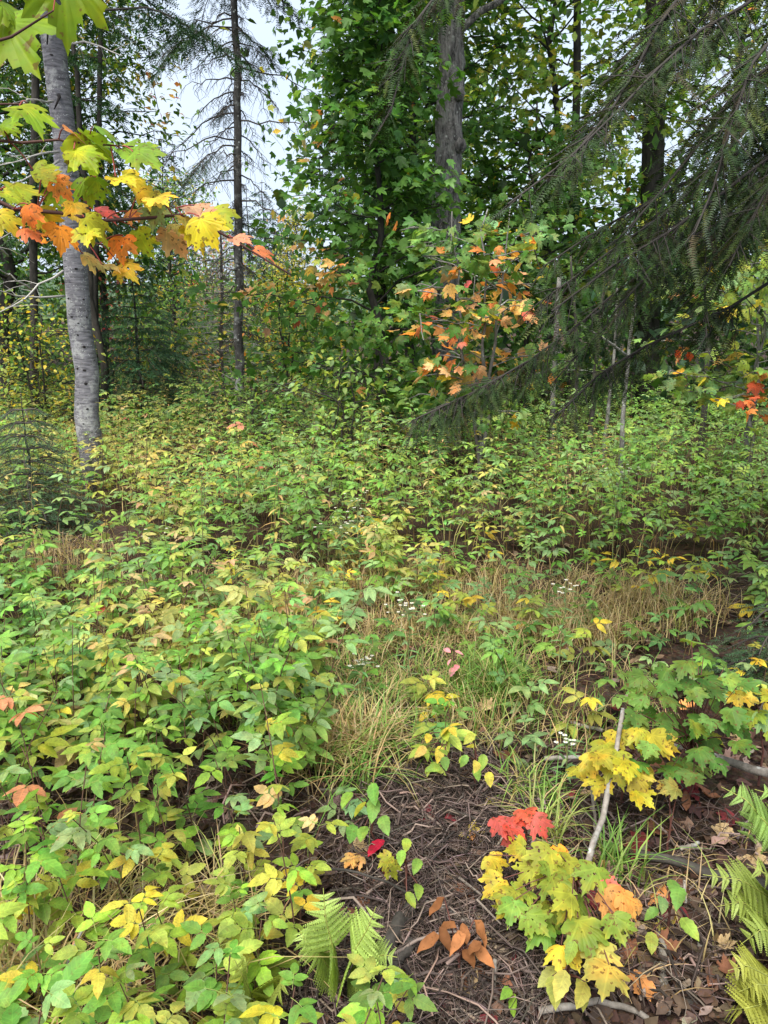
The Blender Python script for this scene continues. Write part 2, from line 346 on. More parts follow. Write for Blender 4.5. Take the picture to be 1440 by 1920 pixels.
# ------------------------------------------------------------------ colours of leaves
G_BRIGHT = (.15, .30, .055); G_YEL = (.31, .39, .07); G_PALE = (.19, .32, .12); YEL = (.55, .45, .05); TAN = (.52, .36, .16)
ORG = (.62, .25, .07); RED = (.52, .05, .05); PINK = (.62, .17, .13); G_MID = (.07, .17, .03); G_DARK = (.035, .10, .018); LIME = (.15, .25, .008)
def mixpal(k, pal, jit=.18):
    c = np.array([p[0] for p in pal], float); wt = np.array([p[1] for p in pal], float); i = rng.choice(len(pal), k, p=wt / wt.sum())
    return np.clip(c[i] * (1 + rng.normal(0, jit, (k, 1))) * (1 + rng.normal(0, .07, (k, 3))), .005, .85)

# ================================================================== SETTING
def build_ground():
    ys = np.r_[np.linspace(-4, 8, 97), np.linspace(8.3, 30, 60), np.geomspace(32, 900, 30)]
    xs = np.r_[-np.geomspace(900, 12, 26), np.linspace(-11.5, 11.5, 140), np.geomspace(12, 900, 26)]
    X, Y = np.meshgrid(xs, ys); Z = gh(X, Y)
    Z = Z + np.where((Y < 9) & (np.abs(X) < 8), rng.normal(0, .008, X.shape), 0)
    V = np.stack([X, Y, Z], -1).reshape(-1, 3); nx = len(xs); i = np.arange(len(ys) - 1)[:, None] * nx; j = np.arange(nx - 1)[None]
    A = (i + j).ravel(); T = np.vstack([np.stack([A, A + 1, A + nx + 1], -1), np.stack([A, A + nx + 1, A + nx], -1)])
    o = Geo().add(V, T).build('ground', M_GROUND); o['kind'] = 'structure'; o['label'] = 'brown forest floor under the undergrowth'
build_ground()
def build_hill():
    xs = np.linspace(-500, 500, 80); rows = []
    prof = 34 + 10 * np.sin(xs / 90) + 5 * np.sin(xs / 31 + 1)
    for f, y in ((0, 520), (.45, 580), (.8, 650), (1, 740), (.9, 900)):
        rows.append(np.stack([xs, np.full_like(xs, y), prof * f + (-4 if f == 0 else 6)], -1))
    V = np.stack(rows).reshape(-1, 3); nx = 80; i = np.arange(4)[:, None] * nx; j = np.arange(nx - 1)[None]; A = (i + j).ravel()
    T = np.vstack([np.stack([A, A + 1, A + nx + 1], -1), np.stack([A, A + nx + 1, A + nx], -1)])
    m = bark_material('wooded_hill', (.03, .06, .035), (.07, .11, .05), (.2, .2, .2), .5, 2.0)
    o = Geo().add(V, T).build('hill', m); o['kind'] = 'structure'; o['label'] = 'far wooded hill in the gap between the trees'
build_hill()

# ================================================================== TREES
def in_frame(p, m=30):
    x, y, z = proj(p); return (x > -m) & (x < 1440 + m) & (y > -m) & (y < 1920 + m)
def trunk_path(base, top, n=12, wob=.012):
    c = curve(base, top, n, 0, wob); return c
def broadleaf(name, label, base, hgt, r0, pal, z0, z1, rad, n_limb, n_leaf, leaf, n_ind=0, bark=None, group=None, lean=(0, 0), me=None, tm=None, mass=None,
              accents=(), thick=.5, profile=None, top=None, layer=.16, cat='tree', lmat=None, stems=1):
    """trunk, limbs that leave it, leaves in flat layers along the outer half of every limb"""
    me = me or ME_MAPLE; tm = tm or MAPLE_LO; bark = bark or M_DARKBARK
    bx, by = base; bz = float(gh(bx, by)) - .03; b = np.array([bx, by, bz]); t = thing(name, label, cat, b, group)
    tops = np.array([bx + lean[0], by + lean[1], bz + hgt]); cs = []
    for s in range(stems):
        e = tops + (np.array([rng.normal(0, .3), rng.normal(0, .3), 0]) if s else 0)
        c = trunk_path(b + (rng.normal(0, .06, 3) * [1, 1, 0] if s else 0), e); cs.append(c)
        V, T = tube(c, np.linspace(r0 * 1.15, r0 * .25, len(c)) * (1 + .25 * np.exp(-np.linspace(0, 9, len(c)))), 8, rough=.04)
        Geo().add(V, T).build('trunk', bark, t, b)
    pos, dirs, nor = [], [], []; g = Geo()
    for i in range(n_limb):
        c = cs[i % stems]
        f = (i + rng.random()) / n_limb; z = z0 + (z1 - z0) * f
        p = np.array([np.interp(z + bz, c[:, 2], c[:, k]) for k in range(3)])
        az = i * 2.4 + rng.normal(0, .35); pr = (profile(f) if profile else math.sin(math.pi * (.12 + .8 * f)) ** .7) * rng.uniform(.7, 1.1)
        L = rad * pr; e = p + np.array([math.cos(az) * L, math.sin(az) * L, L * rng.uniform(.1, .5)])
        q = curve(p, e, 6, .06, .03); V, T = tube(q, np.linspace(r0 * .28, .004, 6), 4, False); g.add(V, T)
        # sub twigs
        for j in range(4):
            a = q[2 + j % 4]; sv = np.array([rng.normal(), rng.normal(), rng.normal(0, .25)]); e2 = a + nrm(sv) * L * rng.uniform(.25, .5)
            V, T = tube(curve(a, e2, 4, .03, .03), np.linspace(.008, .003, 4), 3, False); g.add(V, T)
            k = max(1, int(n_leaf / n_limb / 5)); u = rng.random(k)[:, None]
            pos.append(a + (e2 - a) * u + np.clip(rng.normal(0, 1, (k, 3)), -1.5, 1.5) * [layer, layer, layer * thick]); o = nrm(e2 - p); dirs.append(np.tile(o, (k, 1)))
        k = max(1, int(n_leaf / n_limb / 5)); u = rng.uniform(.35, 1.05, (k, 1))
        pos.append(p + (e - p) * u + np.clip(rng.normal(0, 1, (k, 3)), -1.5, 1.5) * [layer, layer, layer * thick]); dirs.append(np.tile(nrm(e - p), (k, 1)))
    g.build('branches', bark, t, b)['kind'] = 'stuff'
    pos = np.vstack(pos); dirs = np.vstack(dirs); k = len(pos)
    dirs = nrm(dirs * .7 + rng.normal(0, .5, (k, 3)) + [0, 0, -.35]); nor = nrm(np.array([0, -.28, 1.]) + rng.normal(0, .42, (k, 3)))
    sc = leaf * rng.uniform(.65, 1.15, k); col = mixpal(k, pal)
    for (ax, ay, ar, apal, aw) in accents:                     # boughs already turned to autumn colour
        px, py, _ = proj(pos); hit = (np.hypot(px - ax, py - ay) < ar) & (rng.random(k) < aw)
        col[hit] = mixpal(int(hit.sum()), apal)
    pos[:, 2] = np.maximum(pos[:, 2], gh(pos[:, 0], pos[:, 1]) + .05)
    idx = np.zeros(k, bool)
    if n_ind:
        dist = np.linalg.norm(pos - [0, 0, EYE], axis=1) - 100 * in_frame(pos); idx[np.argsort(dist)[:n_ind]] = True
        for i in np.where(idx)[0]:
            put_leaf(t, me[i % len(me)], pos[i], dirs[i], nor[i], sc[i], col[i], base=b)
    g = Geo(); ri = np.where(~idx)[0]; fr = frames(dirs, nor)
    for v in range(len(tm)):
        q = ri[v::len(tm)]; scatter(g, tm[v], pos[q], fr[q], sc[q], col[q])
    if len(ri):
        o = g.build('crown', lmat or M_MASS, t, b); o['kind'] = 'stuff'
    return t
# needle sprays: a flat twig with needles either side
def spray_t(n=14, nl=.13, w=.03, flat=True, r=None):
    r = r or random.Random(1); V, T = [], []
    def tri(a, b, c):
        k = len(V); V.extend([a, b, c]); T.append((k, k + 1, k + 2))
    tri((-.008, 0, 0), (.008, 0, 0), (0, 1, -.1))
    for i in range(n):
        y = (i + .5) / n; l = nl * (1 - .5 * y) * r.uniform(.8, 1.15); z = -.1 * y * y
        for s in (-1, 1):
            tz = z + (r.uniform(-.03, .03) if flat else r.uniform(-.1, .1))
            tri((0, y - w / 2, z), (0, y + w / 2, z), (s * l, y + l * r.uniform(.3, .7), tz))
        if not flat: tri((-w * .4, y, z), (w * .4, y, z), (0, y + l * .6, z + l * .8))
    V = np.array(V, float); return V, np.array(T), np.column_stack([V[:, 0], V[:, 1], 0 * V[:, 0]])
SPRAY = spray_t(15, .13, .04); SPRAY_B = spray_t(8, .2, .07, False); SPRAY_F = spray_t(4, .34, .16, False)
NEED = [((.022, .062, .022), 3), ((.035, .085, .025), 2), ((.05, .10, .035), 1)]
def bough(gw, gn, path, r0, tmpl, twig=.22, dens=26, width=.5, pal=NEED, droop=.25, second=True, start=.15, wcol=(.06, .052, .045), ragged=0.0):
    """wood along path into gw, needle sprays into gn: side twigs alternate in one plane and droop"""
    path = poly(path, 12); tt_ = np.linspace(0, 1, 12)[:, None]; path = path + np.sin(tt_ * rng.uniform(3, 7, 3) + rng.uniform(0, 6, 3)) * tt_ * .035 * np.linalg.norm(path[-1] - path[0]) * [1, 1, .7]; path[:, 2] -= .05 * tt_[:, 0] ** 3; L = np.linalg.norm(np.diff(path, axis=0), axis=1).sum()
    V, T = tube(path, np.linspace(r0, .003, 12), 5, False); gw.add(V, T, wcol)
    tgv = nrm(path[-1] - path[0]); side = nrm(np.cross(tgv, [0, 0, 1])); pos, dr, no, sc = [], [], [], []
    n = int(dens * L); ph_ = rng.uniform(0, 6)
    for i in range(n):
        u = start + (1 - start) * (i + rng.random()) / n; p = np.array([np.interp(u, np.linspace(0, 1, 12), path[:, k]) for k in range(3)])
        if ragged and math.sin(u * 23 + ph_) + .6 * math.sin(u * 51 + 2 * ph_) + rng.normal(0, .4) < -ragged: continue
        s = 1 if i % 2 else -1; l = width * L * (1.05 - u) * rng.uniform(.6, 1.1) + twig * .6
        d = nrm(tgv * .75 + side * s * rng.uniform(.5, 1.1) + [0, 0, -droop * rng.uniform(.3, 1.4)] + (rng.normal(0, .35, 3) if ragged else 0))
        e = p + d * l; e[2] -= droop * .35 * l
        if second:
            V, T = tube(np.array([p, (p + e) / 2 + [0, 0, .03 * l], e]), [.0028, .002, .001], 3, False); gw.add(V, T, wcol)
        m = max(1, int(l / (twig * .28)))
        for j in range(m):
            q = p + (e - p) * (j + .6 * rng.random()) / m; s2 = 1 if j % 2 else -1
            sv = nrm(np.cross(d, [0, 0, 1])); dd = nrm(d * .8 + sv * s2 * rng.uniform(.25, .9) + [0, 0, -droop * rng.uniform(0, 1.2)])
            pos.append(q); dr.append(dd); no.append(np.array([0, 0, 1.]) + rng.normal(0, .25, 3)); sc.append(twig * rng.uniform(.6, 1.15))
    if pos:
        pos = np.array(pos); scatter(gn, tmpl, pos, frames(np.array(dr), np.array(no)), np.array(sc), mixpal(len(pos), pal, .22))
def conifer(name, label, base, hgt, r0, rad, zb, tmpl, twig, dens, n_w, pal=NEED, per=5, group=None, bark=None, dead_below=0, cat='tree', droop=.3, separate=False, ztop=None, second=True):
    bx, by = base; bz = float(gh(bx, by)) - .03; b = np.array([bx, by, bz]); t = thing(name, label, cat, b, group)
    c = trunk_path(b, b + [0, 0, hgt], 10, .004); V, T = tube(c, np.linspace(r0 * 1.1, r0 * .12, 10), 8); Geo().add(V, T).build('trunk', bark or M_DARKBARK, t, b)
    gw, gn = Geo(), Geo()
    for i in range(n_w):
        f = i / max(1, n_w - 1); z = zb + ((ztop or hgt) - .15 - zb) * f
        for j in range(per):
            az = 2 * np.pi * j / per + i * .7 + rng.normal(0, .2); L = rad * (1 - .93 * z / hgt) * rng.uniform(.8, 1.15) + .08
            p = b + [0, 0, z]; d = np.array([math.cos(az), math.sin(az), 0])
            path = [p, p + d * L * .5 + [0, 0, .06 * L], p + d * L + [0, 0, -droop * .6 * L]]
            bough(gw, gn, path, max(.006, r0 * .18), tmpl, twig, dens, .38, pal, droop, second)
    gw.build('branches', M_TWIG, t, b)['kind'] = 'stuff'; o = gn.build('needles', M_NEEDLE, t, b); o['kind'] = 'stuff'; return t
NT = (.06, .052, .045)
# --- grey fir trunk on the left
def fir_trunk():
    b = P(170, 800, 7.2); b[2] = float(gh(b[0], b[1])) - .05; t = thing('fir_tree', 'smooth grey fir trunk with dark knots standing by the left edge', 'tree', b)
    h = 9.0; c = trunk_path(b, b + [0, 0, h], 24, .0016)
    g = Geo(); V, T = tube(c, np.linspace(.108, .076, 24) * (1 + .2 * np.exp(-np.linspace(0, 30, 24))), 20, rough=.035); g.add(V, T); g.build('trunk', M_FIR, t, b)
    def on(py, dx, Yo=0):
        p = P(0, py, b[1]); z = p[2]; ctr = np.array([np.interp(z, c[:, 2], c[:, k]) for k in range(3)]); r = np.interp(z, c[:, 2], np.linspace(.108, .076, 24)) * .99
        a = dx; return ctr + np.array([math.sin(a) * r, -math.cos(a) * r, 0]), np.array([math.sin(a), -math.cos(a), 0])
    for py, a, s in ((560, -.5, .9), (562, .9, .8), (594, -.25, 1.), (606, .3, .8), (595, 1.1, .7), (628, .1, .8), (650, .45, 1.), (690, -.5, 1.1), (693, .15, 1.2), (718, .25, 1.3), (765, .4, .9), (792, 0, .8), (530, -.2, .5), (110, .1, 1.0), (610, -1.1, .6), (505, .4, .8), (735, -.3, .5), (675, 1.2, .7)):
        p, n = on(py, a); r = .016 * s; m = 8; an = np.arange(m) * 2 * np.pi / m; x = np.array([math.cos(a), math.sin(a), 0])
        ring = [p + x * math.cos(q) * r * 1.25 * rng.uniform(.7, 1.2) + np.array([0, 0, 1]) * math.sin(q) * r * .8 * rng.uniform(.7, 1.3) - n * .004 for q in an]
        V = np.vstack([ring, p + n * .012]); T = [(i, (i + 1) % m, m) for i in range(m)]
        Geo().add(V, T).build('knot', M_KNOT, t, b)
    for py, a, L, wd in ((55, .1, .16, -.2), (185, .3, .12, -1.4)):            # broken branch stubs
        p, n = on(py, a); V, T = tube(np.array([p, p + n * .05 + [.01, 0, -.02], p + n * .07 + [wd * .03, 0, -L]]), [.016, .012, .005], 6); Geo().add(V, T).build('branch_stub', M_KNOT, t, b)
    for pts in ([(118, 508), (70, 535), (45, 562), (0, 585)], [(120, 555), (50, 558), (-20, 540)], [(60, 545), (20, 515), (-10, 500)], [(110, 285), (60, 292), (0, 310)], [(112, 300), (60, 330), (10, 350)], [(128, 82), (165, 80), (230, 105)], [(100, 190), (55, 185), (10, 205)], [(15, 480), (-10, 455), (30, 430)]):
        q = poly([P(x, y, b[1] - .15 - .35 * i) for i, (x, y) in enumerate(pts)], 7); q[1:-1] += rng.normal(0, .008, (5, 3))
        V, T = tube(q, np.linspace(.011, .003, 7), 5); g = Geo().add(V, T, (.33, .31, .29))
        for k in (2, 3, 4, 5):
            e = q[k] + np.array([rng.normal(0, .14), rng.normal(0, .1), rng.normal(-.03, .09)]); V, T = tube(curve(q[k], e, 4, .05, .03), [.004, .003, .002, .001], 3, False); g.add(V, T, (.3, .28, .26))
        g.build('dead_branch', M_TWIG, t, b)
    gw, gn = Geo(), Geo()
    for i in range(34):                                           # living boughs, mostly above the picture
        z = 4.1 + 4.8 * i / 34; az = i * 2.4; L = (1.5 * (1 - (z - 3.6) / 6.2) + .2); p = b + [0, 0, z]; d = np.array([math.cos(az), math.sin(az), 0])
        bough(gw, gn, [p, p + d * L * .5 + [0, 0, .02], p + d * L + [0, 0, -.22 * L]], .014, SPRAY_B, .2, 16, .4)
    gw.build('branches', M_TWIG, t, b)['kind'] = 'stuff'; o = gn.build('needles', M_NEEDLE, t, b); o['kind'] = 'stuff'
fir_trunk()
# --- thin dead spruce
def dead_spruce():
    b = P(447, 740, 10.5); b[2] = float(gh(b[0], b[1])) - .05; t = thing('spruce_tree', 'thin dark spruce pole with bare drooping twigs against the sky gap', 'tree', b)
    top = P(440, -250, 10.5); c = trunk_path(b, top, 20, .0025); V, T = tube(c, np.linspace(.066, .034, 20), 10, rough=.03); Geo().add(V, T).build('trunk', bark_material('spruce_bark', (.03, .027, .025), (.10, .095, .09), (25, 25, 10), .6, .01, lichen=((.45, .46, .44), 22.0)), t, b)
    r = random.Random(9); gwn, gn = Geo(), Geo()
    for i in range(66):
        py = 30 + 620 * (i / 66) ** 1.25 + r.uniform(-8, 8); z = P(445, py, 10.5)[2]; p = np.array([np.interp(z, c[:, 2], c[:, k]) for k in range(3)])
        az = i * 2.399 + r.gauss(0, .5); L = (r.uniform(.25, 1.2) if r.random() < .8 else r.uniform(.1, .3)) * (1 if py < 420 else .45); dk = r.uniform(.3, 1.7); d = np.array([math.cos(az), math.sin(az) * .8, 0])
        q = poly([p, p + d * L * .3 + [0, 0, -.02 * L], p + d * L * .65 + [0, 0, -.18 * L * dk], p + d * L + [0, 0, -.42 * L * dk]], 9); q[2:] += np.array([[r.gauss(0, .02 * L) for _ in range(3)] for _ in range(7)])
        V, T = tube(q, np.linspace(.011, .0025, 9), 4, False); g = Geo().add(V, T, NT)
        for k in range(2, 9):
            for s in (-1, 1):
                if r.random() < .2: continue
                sd_ = nrm(np.cross(d, [0, 0, 1])) * s; l = L * r.uniform(.15, .4)
                e = q[k] + sd_ * l * .7 + d * l * .5 + np.array([0, 0, -l * r.uniform(.3, .9)]); w = curve(q[k], e, 4, .06, .03)
                V, T = tube(w, [.004, .0032, .0025, .0015], 3, False); g.add(V, T, NT)
                for m in (1, 2, 3):
                    e3 = w[m] + np.array([r.gauss(0, .05), r.gauss(0, .05), -r.uniform(.03, .13)]); V, T = tube(np.array([w[m], e3]), [.0025, .0012], 3, False); g.add(V, T, NT)
        g.build('dead_branch', M_TWIG, t, b)
        if (py < 62 and i % 2) or (i % 9 == 4 and py < 420):
            bough(gwn, gn, list(q), .004, SPRAY_B, .16, 20, .35, droop=.5, start=.3)
    for i in range(26):
        z = 5.5 + 1.6 * i / 26; az = i * 2.4; L = .8; p = np.array([np.interp(z, c[:, 2], c[:, k]) for k in range(3)]); d = np.array([math.cos(az), math.sin(az), 0])
        bough(gwn, gn, [p, p + d * L * .5 + [0, 0, -.05], p + d * L + [0, 0, -.4 * L]], .01, SPRAY_B, .18, 20, .4)
    gwn.build('branches', M_TWIG, t, b)['kind'] = 'stuff'; o = gn.build('needles', M_NEEDLE, t, b); o['kind'] = 'stuff'
dead_spruce()
# --- the dead brushy conifer behind it
def dead_brush(px, Y, ytop, label):
    b = P(px, 690, Y); b[2] = float(gh(b[0], b[1])); t = thing('dead_conifer', label, 'tree', b)
    top = P(px, ytop, Y); c = trunk_path(b, top, 10, .004); V, T = tube(c, np.linspace(.05, .015, 10), 6); Geo().add(V, T, (.1, .09, .08)).build('trunk', M_TWIG, t, b)
    h = top[2] - b[2]
    for i in range(84):
        z = b[2] + .25 + (h - .3) * i / 84; p = np.array([np.interp(z, c[:, 2], c[:, k]) for k in range(3)]); az = i * 2.4; L = 1.15 * (1 - .75 * i / 84) * rng.uniform(.7, 1.1); d = np.array([math.cos(az), math.sin(az), 0])
        q = poly([p, p + d * L * .5 + [0, 0, -.03 * L], p + d * L + [0, 0, -.08 * L]], 6); g = Geo(); V, T = tube(q, np.linspace(.01, .003, 6), 3, False); cl = np.array((.40, .37, .34)) * rng.uniform(.7, 1.1); g.add(V, T, cl)
        for k in range(1, 6):
            for s in (-1, 1):
                sv = nrm(np.cross(d, [0, 0, 1])) * s; e = q[k] + (sv * .8 + d * .6) * L * rng.uniform(.12, .3) + [0, 0, rng.normal(0, .04)]
                w = curve(q[k], e, 3, .02, .03); V, T = tube(w, [.005, .004, .002], 3, False); g.add(V, T, cl)
                for m in (1, 2):
                    V, T = tube(np.array([w[m], w[m] + rng.normal(0, .06, 3)]), [.003, .002], 3, False); g.add(V, T, cl)
        g.build('dead_branch', M_TWIG, t, b)
dead_brush(414, 14.5, 395, 'grey dead bushy conifer behind the thin spruce pole')
# --- big rough-barked trunk, middle
def big_trunk():
    b = P(838, 700, 9.6); b[2] = float(gh(b[0], b[1])) - .1; t = thing('birch_tree', 'thick rough grey trunk rising through the maple leaves at centre', 'tree', b)
    top = P(852, -700, 9.6); c = poly([b, P(836, 400, 9.6), P(846, 130, 9.6), top], 110); c[3:-1] += rng.normal(0, .004, (106, 3)) * [1, 1, 0]
    V, T = tube(c, np.linspace(.185, .11, 110) * (1 + .05 * np.sin(np.linspace(0, 31, 110)) * np.sin(np.linspace(0, 13, 110))), 26, rough=.085); Geo().add(V, T).build('trunk', M_ROUGH, t, b)
    for py, dx in ((275, .12), (178, .10)):
        p = P(846 + dx * 140, py, 9.5); m = 7; an = np.arange(m) * 2 * np.pi / m
        V = np.vstack([[p + [.07 * math.cos(a), -.05, .09 * math.sin(a)] for a in an], [p + [.045 * math.cos(a), -.11, .05 * math.sin(a)] for a in an], [p + [0, -.1, 0]]])
        T = [q for i in range(m) for q in ((i, (i + 1) % m, m + (i + 1) % m), (i, m + (i + 1) % m, m + i), (m + i, m + (i + 1) % m, 2 * m))]
        Geo().add(V, T).build('burl', M_ROUGH, t, b)
    g = Geo()
    for i in range(14):
        z = 4.6 + .42 * i; p = np.array([np.interp(z, c[:, 2], c[:, k]) for k in range(3)]); az = i * 2.4; e = p + [1.6 * math.cos(az), 1.6 * math.sin(az), 1.0]; V, T = tube(curve(p, e, 6, .05, .04), np.linspace(.05, .008, 6), 5, False); g.add(V, T)
    g.build('branches', M_ROUGH, t, b)['kind'] = 'stuff'
    k = 5200; pos = np.array([t.location[0], t.location[1], 0]) + rng.normal(0, 1, (k, 3)) * [.95, .95, 0]; pos[:, 2] = rng.uniform(4.8, 10.5, k)
    g = Geo(); scatter(g, OVAL_LO[0], pos, frames(rng.normal(0, 1, (k, 3)), np.array([0, 0, 1.]) + rng.normal(0, .5, (k, 3))), np.full(k, .13), mixpal(k, [(G_MID, 2), (G_DARK, 1), (G_YEL, .6)])); o = g.build('crown', M_MASS, t, b); o['kind'] = 'stuff'
big_trunk()

MIDMAPLE = [((.05, .13, .022), 3), ((.085, .20, .035), 4), ((.12, .26, .06), 2), (YEL, .06), (ORG, .05)]
def bxy(px, Y): p = P(px, 700, Y); return p[0], p[1]
AUT = [((.56, .32, .14), 3), (ORG, .6), ((.62, .44, .14), 2), (TAN, 1.4), (PINK, .5), (G_YEL, .9)]
broadleaf('maple_tree', 'young maple with dense dark green leaves left of the thick trunk', bxy(712, 8.4), 5.4, .045, MIDMAPLE, .55, 5.2, 1.35, 52, 4600, .108, 280,
          profile=lambda f: (1.0 if f < .22 else max(.4, 1.0 - 1.9 * (f - .22))) * (.75 + .25 * min(1, f * 4)), layer=.17, thick=.45,
          accents=[(540, 540, 90, AUT, .28), (610, 530, 60, AUT, .25), (720, 540, 30, AUT, .35), (600, 280, 40, [(TAN, 1)], .3)])
broadleaf('maple_sapling', 'maple sapling with orange and yellow leaves in front of the thick trunk', bxy(905, 7.0), 2.55, .02, [(G_MID, 2), ((.14, .26, .07), 3), (G_PALE, 2), (YEL, .5), (ORG, .25)], .7, 2.4, .78, 26, 620, .118, 290, layer=.13, thick=.5, stems=3, bark=M_GREYBARK,
          accents=[(860, 620, 120, AUT, .5), (960, 570, 90, AUT, .45), (810, 640, 60, [(ORG, 2), (PINK, 2)], .45), (990, 600, 70, AUT, .4)])
broadleaf('maple_sapling', 'pale maple sapling with a few red leaves at the right edge', bxy(1420, 6.6), 2.3, .02, [(G_PALE, 3), ((.2, .32, .08), 3), (G_YEL, 1.2), (YEL, .6)], .75, 2.3, .85, 28, 760, .118, 290, layer=.13, thick=.5, stems=2, bark=M_GREYBARK,
          accents=[(1425, 745, 38, [((.6, .12, .06), 1), (ORG, 1)], .7), (1285, 640, 26, [((.6, .1, .05), 1)], .8), (1290, 600, 60, AUT, .5), (1370, 640, 50, AUT, .3)])
broadleaf('maple_tree', 'medium green maple behind the young dark maple, upper middle', bxy(770, 11.5), 7.5, .07, [((.09, .20, .035), 3), ((.14, .28, .06), 3), ((.05, .13, .02), 1), (TAN, .05)], 1.6, 7.3, 1.5, 54, 6000, .108, 160, tm=MAPLE_X, layer=.22, thick=.5)
broadleaf('maple_tree', 'tall yellow-green maple with sky showing through, right of the thick trunk', bxy(1010, 12.5), 8.5, .07, [(G_YEL, 4), ((.17, .31, .05), 5), (G_MID, 1), (YEL, .5)], 1.8, 8.3, 1.9, 56, 5200, .13, 140, tm=MAPLE_X, layer=.24, thick=.6)
broadleaf('maple_tree', 'bright green maple behind the dark hemlock boughs at upper right', bxy(1330, 12.5), 8.5, .08, [(G_MID, 2), ((.15, .29, .05), 4), (G_YEL, 2.5), (ORG, .08)], 1.2, 8.3, 2.3, 56, 6400, .13, 120, tm=MAPLE_X, layer=.26, thick=.6)
broadleaf('maple_tree', 'shaded green maple between the thick trunk and the hemlock boughs', bxy(985, 11.0), 4.4, .04, [((.09, .2, .04), 3), ((.14, .28, .07), 2), ((.05, .13, .02), 1), (ORG, .05), (YEL, .08)], .8, 4.0, 1.3, 36, 2200, .12, 160, layer=.2, thick=.5)
broadleaf('birch_tree', 'yellowing broadleaf tree behind the fir trunk at upper left', bxy(195, 13.0), 9.0, .06, [((.16, .26, .03), 4), (G_MID, 3), (G_DARK, 2), (YEL, .7), (TAN, .3)], 2.1, 8.8, 1.5, 66, 12500, .125, 0, tm=OVAL_X, layer=.24, thick=.8,
          accents=[(360, 150, 60, AUT, .5), (300, 180, 60, AUT, .3)])
broadleaf('birch_tree', 'dark green broadleaf tree beyond the fir trunk at the left edge', bxy(20, 12.0), 8.5, .10, [(G_DARK, 4), (G_MID, 3), ((.14, .24, .04), 1)], 2.0, 8.3, 1.9, 56, 8500, .115, 0, tm=OVAL_X, layer=.24, thick=.8)
broadleaf('birch_tree', 'small pale yellow birch in the far gap beside the dark maple', bxy(560, 21), 4.4, .04, [((.5, .46, .08), 3), ((.4, .42, .08), 2)], .6, 4.3, 1.0, 40, 2600, .08, 0, tm=OVAL_LO, profile=lambda f: 1.05 - f, layer=.12, thick=1.)
broadleaf('maple_tree', 'bright green tree in the middle distance behind the maple branch', bxy(335, 19), 4.6, .06, [((.17, .3, .05), 4), (G_MID, 2), (YEL, .6), (TAN, .3)], .6, 4.5, 1.7, 44, 4600, .11, 0, tm=OVAL_X, layer=.25, thick=.8)
broadleaf('maple_tree', 'reddish tree far off between the green tree and the spruce pole', bxy(395, 26), 4.6, .05, [(PINK, 2), (TAN, 2), (ORG, 1), (G_YEL, 1.5)], .6, 4.5, 1.3, 36, 2200, .1, 0, tm=OVAL_X, layer=.2, thick=.8)
broadleaf('maple_shrub', 'red-leaved shrub beside the fir trunk', bxy(208, 12.4), 2.6, .02, [(PINK, 3), (RED, .6), (G_MID, 1.2)], 1.3, 2.5, .5, 14, 240, .08, 0, tm=OVAL_LO, layer=.12, cat='shrub')
broadleaf('hazel_shrub', 'yellowing shrub left of the fir trunk', bxy(70, 10.5), 1.75, .02, [(YEL, 2), (G_YEL, 3), ((.10, .2, .04), 3)], .3, 1.7, .85, 26, 1500, .075, 0, tm=OVAL_LO, layer=.14, thick=.9, cat='shrub', stems=3)
broadleaf('hazel_shrub', 'loose shrub with small pale leaves below the dark maple', bxy(640, 7.7), 1.25, .014, [(G_PALE, 3), (G_YEL, 2), ((.16, .28, .06), 3)], .3, 1.2, .62, 22, 560, .075, 200, me=ME_OVAL, tm=OVAL_LO, layer=.11, thick=.9, cat='shrub', stems=4, lmat=M_RASP)
broadleaf('hazel_shrub', 'yellow and orange tinted shrub behind the thin spruce pole', bxy(545, 12.5), 2.4, .02, [(G_YEL, 3), (YEL, 1.5), (ORG, .5), ((.1, .2, .04), 3)], .3, 2.3, 1.0, 30, 1900, .08, 0, tm=OVAL_LO, layer=.15, thick=.9, cat='shrub', stems=3)
broadleaf('hazel_shrub', 'low green shrub at the foot of the thin spruce pole', bxy(470, 8.6), .95, .012, [((.1, .2, .05), 3), (G_MID, 2), (G_PALE, 1)], .2, .9, .6, 20, 520, .075, 120, me=ME_OVAL, tm=OVAL_LO, layer=.12, thick=.9, cat='shrub', stems=4, lmat=M_RASP)
broadleaf('hazel_shrub', 'rusty low shrub in the gap beneath the dead conifer', bxy(310, 13), 1.2, .012, [(TAN, 2), (YEL, 1), (ORG, .6), (G_YEL, 2)], .2, 1.1, 1.1, 24, 1100, .07, 0, tm=OVAL_LO, layer=.15, thick=.9, cat='shrub', stems=4)
# conifers
conifer('spruce_tree', 'dark spruce whose boughs close the top of the sky gap', bxy(715, 11.8), 9.5, .11, 1.6, 2.7, SPRAY_B, .24, 13, 14, per=6, droop=.35, second=False)
conifer('spruce_tree', 'spruce with dark hanging boughs left of the sky gap', bxy(190, 11.0), 8.5, .06, 1.25, 2.9, SPRAY_B, .22, 13, 12, per=5, droop=.4, second=False)
conifer('fir_tree', 'young dense green fir right of the grey fir trunk', bxy(262, 11.5), 2.55, .035, 1.15, .25, SPRAY_B, .21, 10, 15, per=7, pal=[((.035, .085, .04), 3), ((.05, .12, .05), 2)], droop=.15, second=False)
conifer('fir_sapling', 'small fir sapling at the left edge behind the brambles', bxy(35, 5.9), 1.15, .016, .5, .1, SPRAY_B, .10, 17, 10, per=6, pal=[((.07, .13, .065), 3), ((.09, .17, .08), 2)], droop=.12)
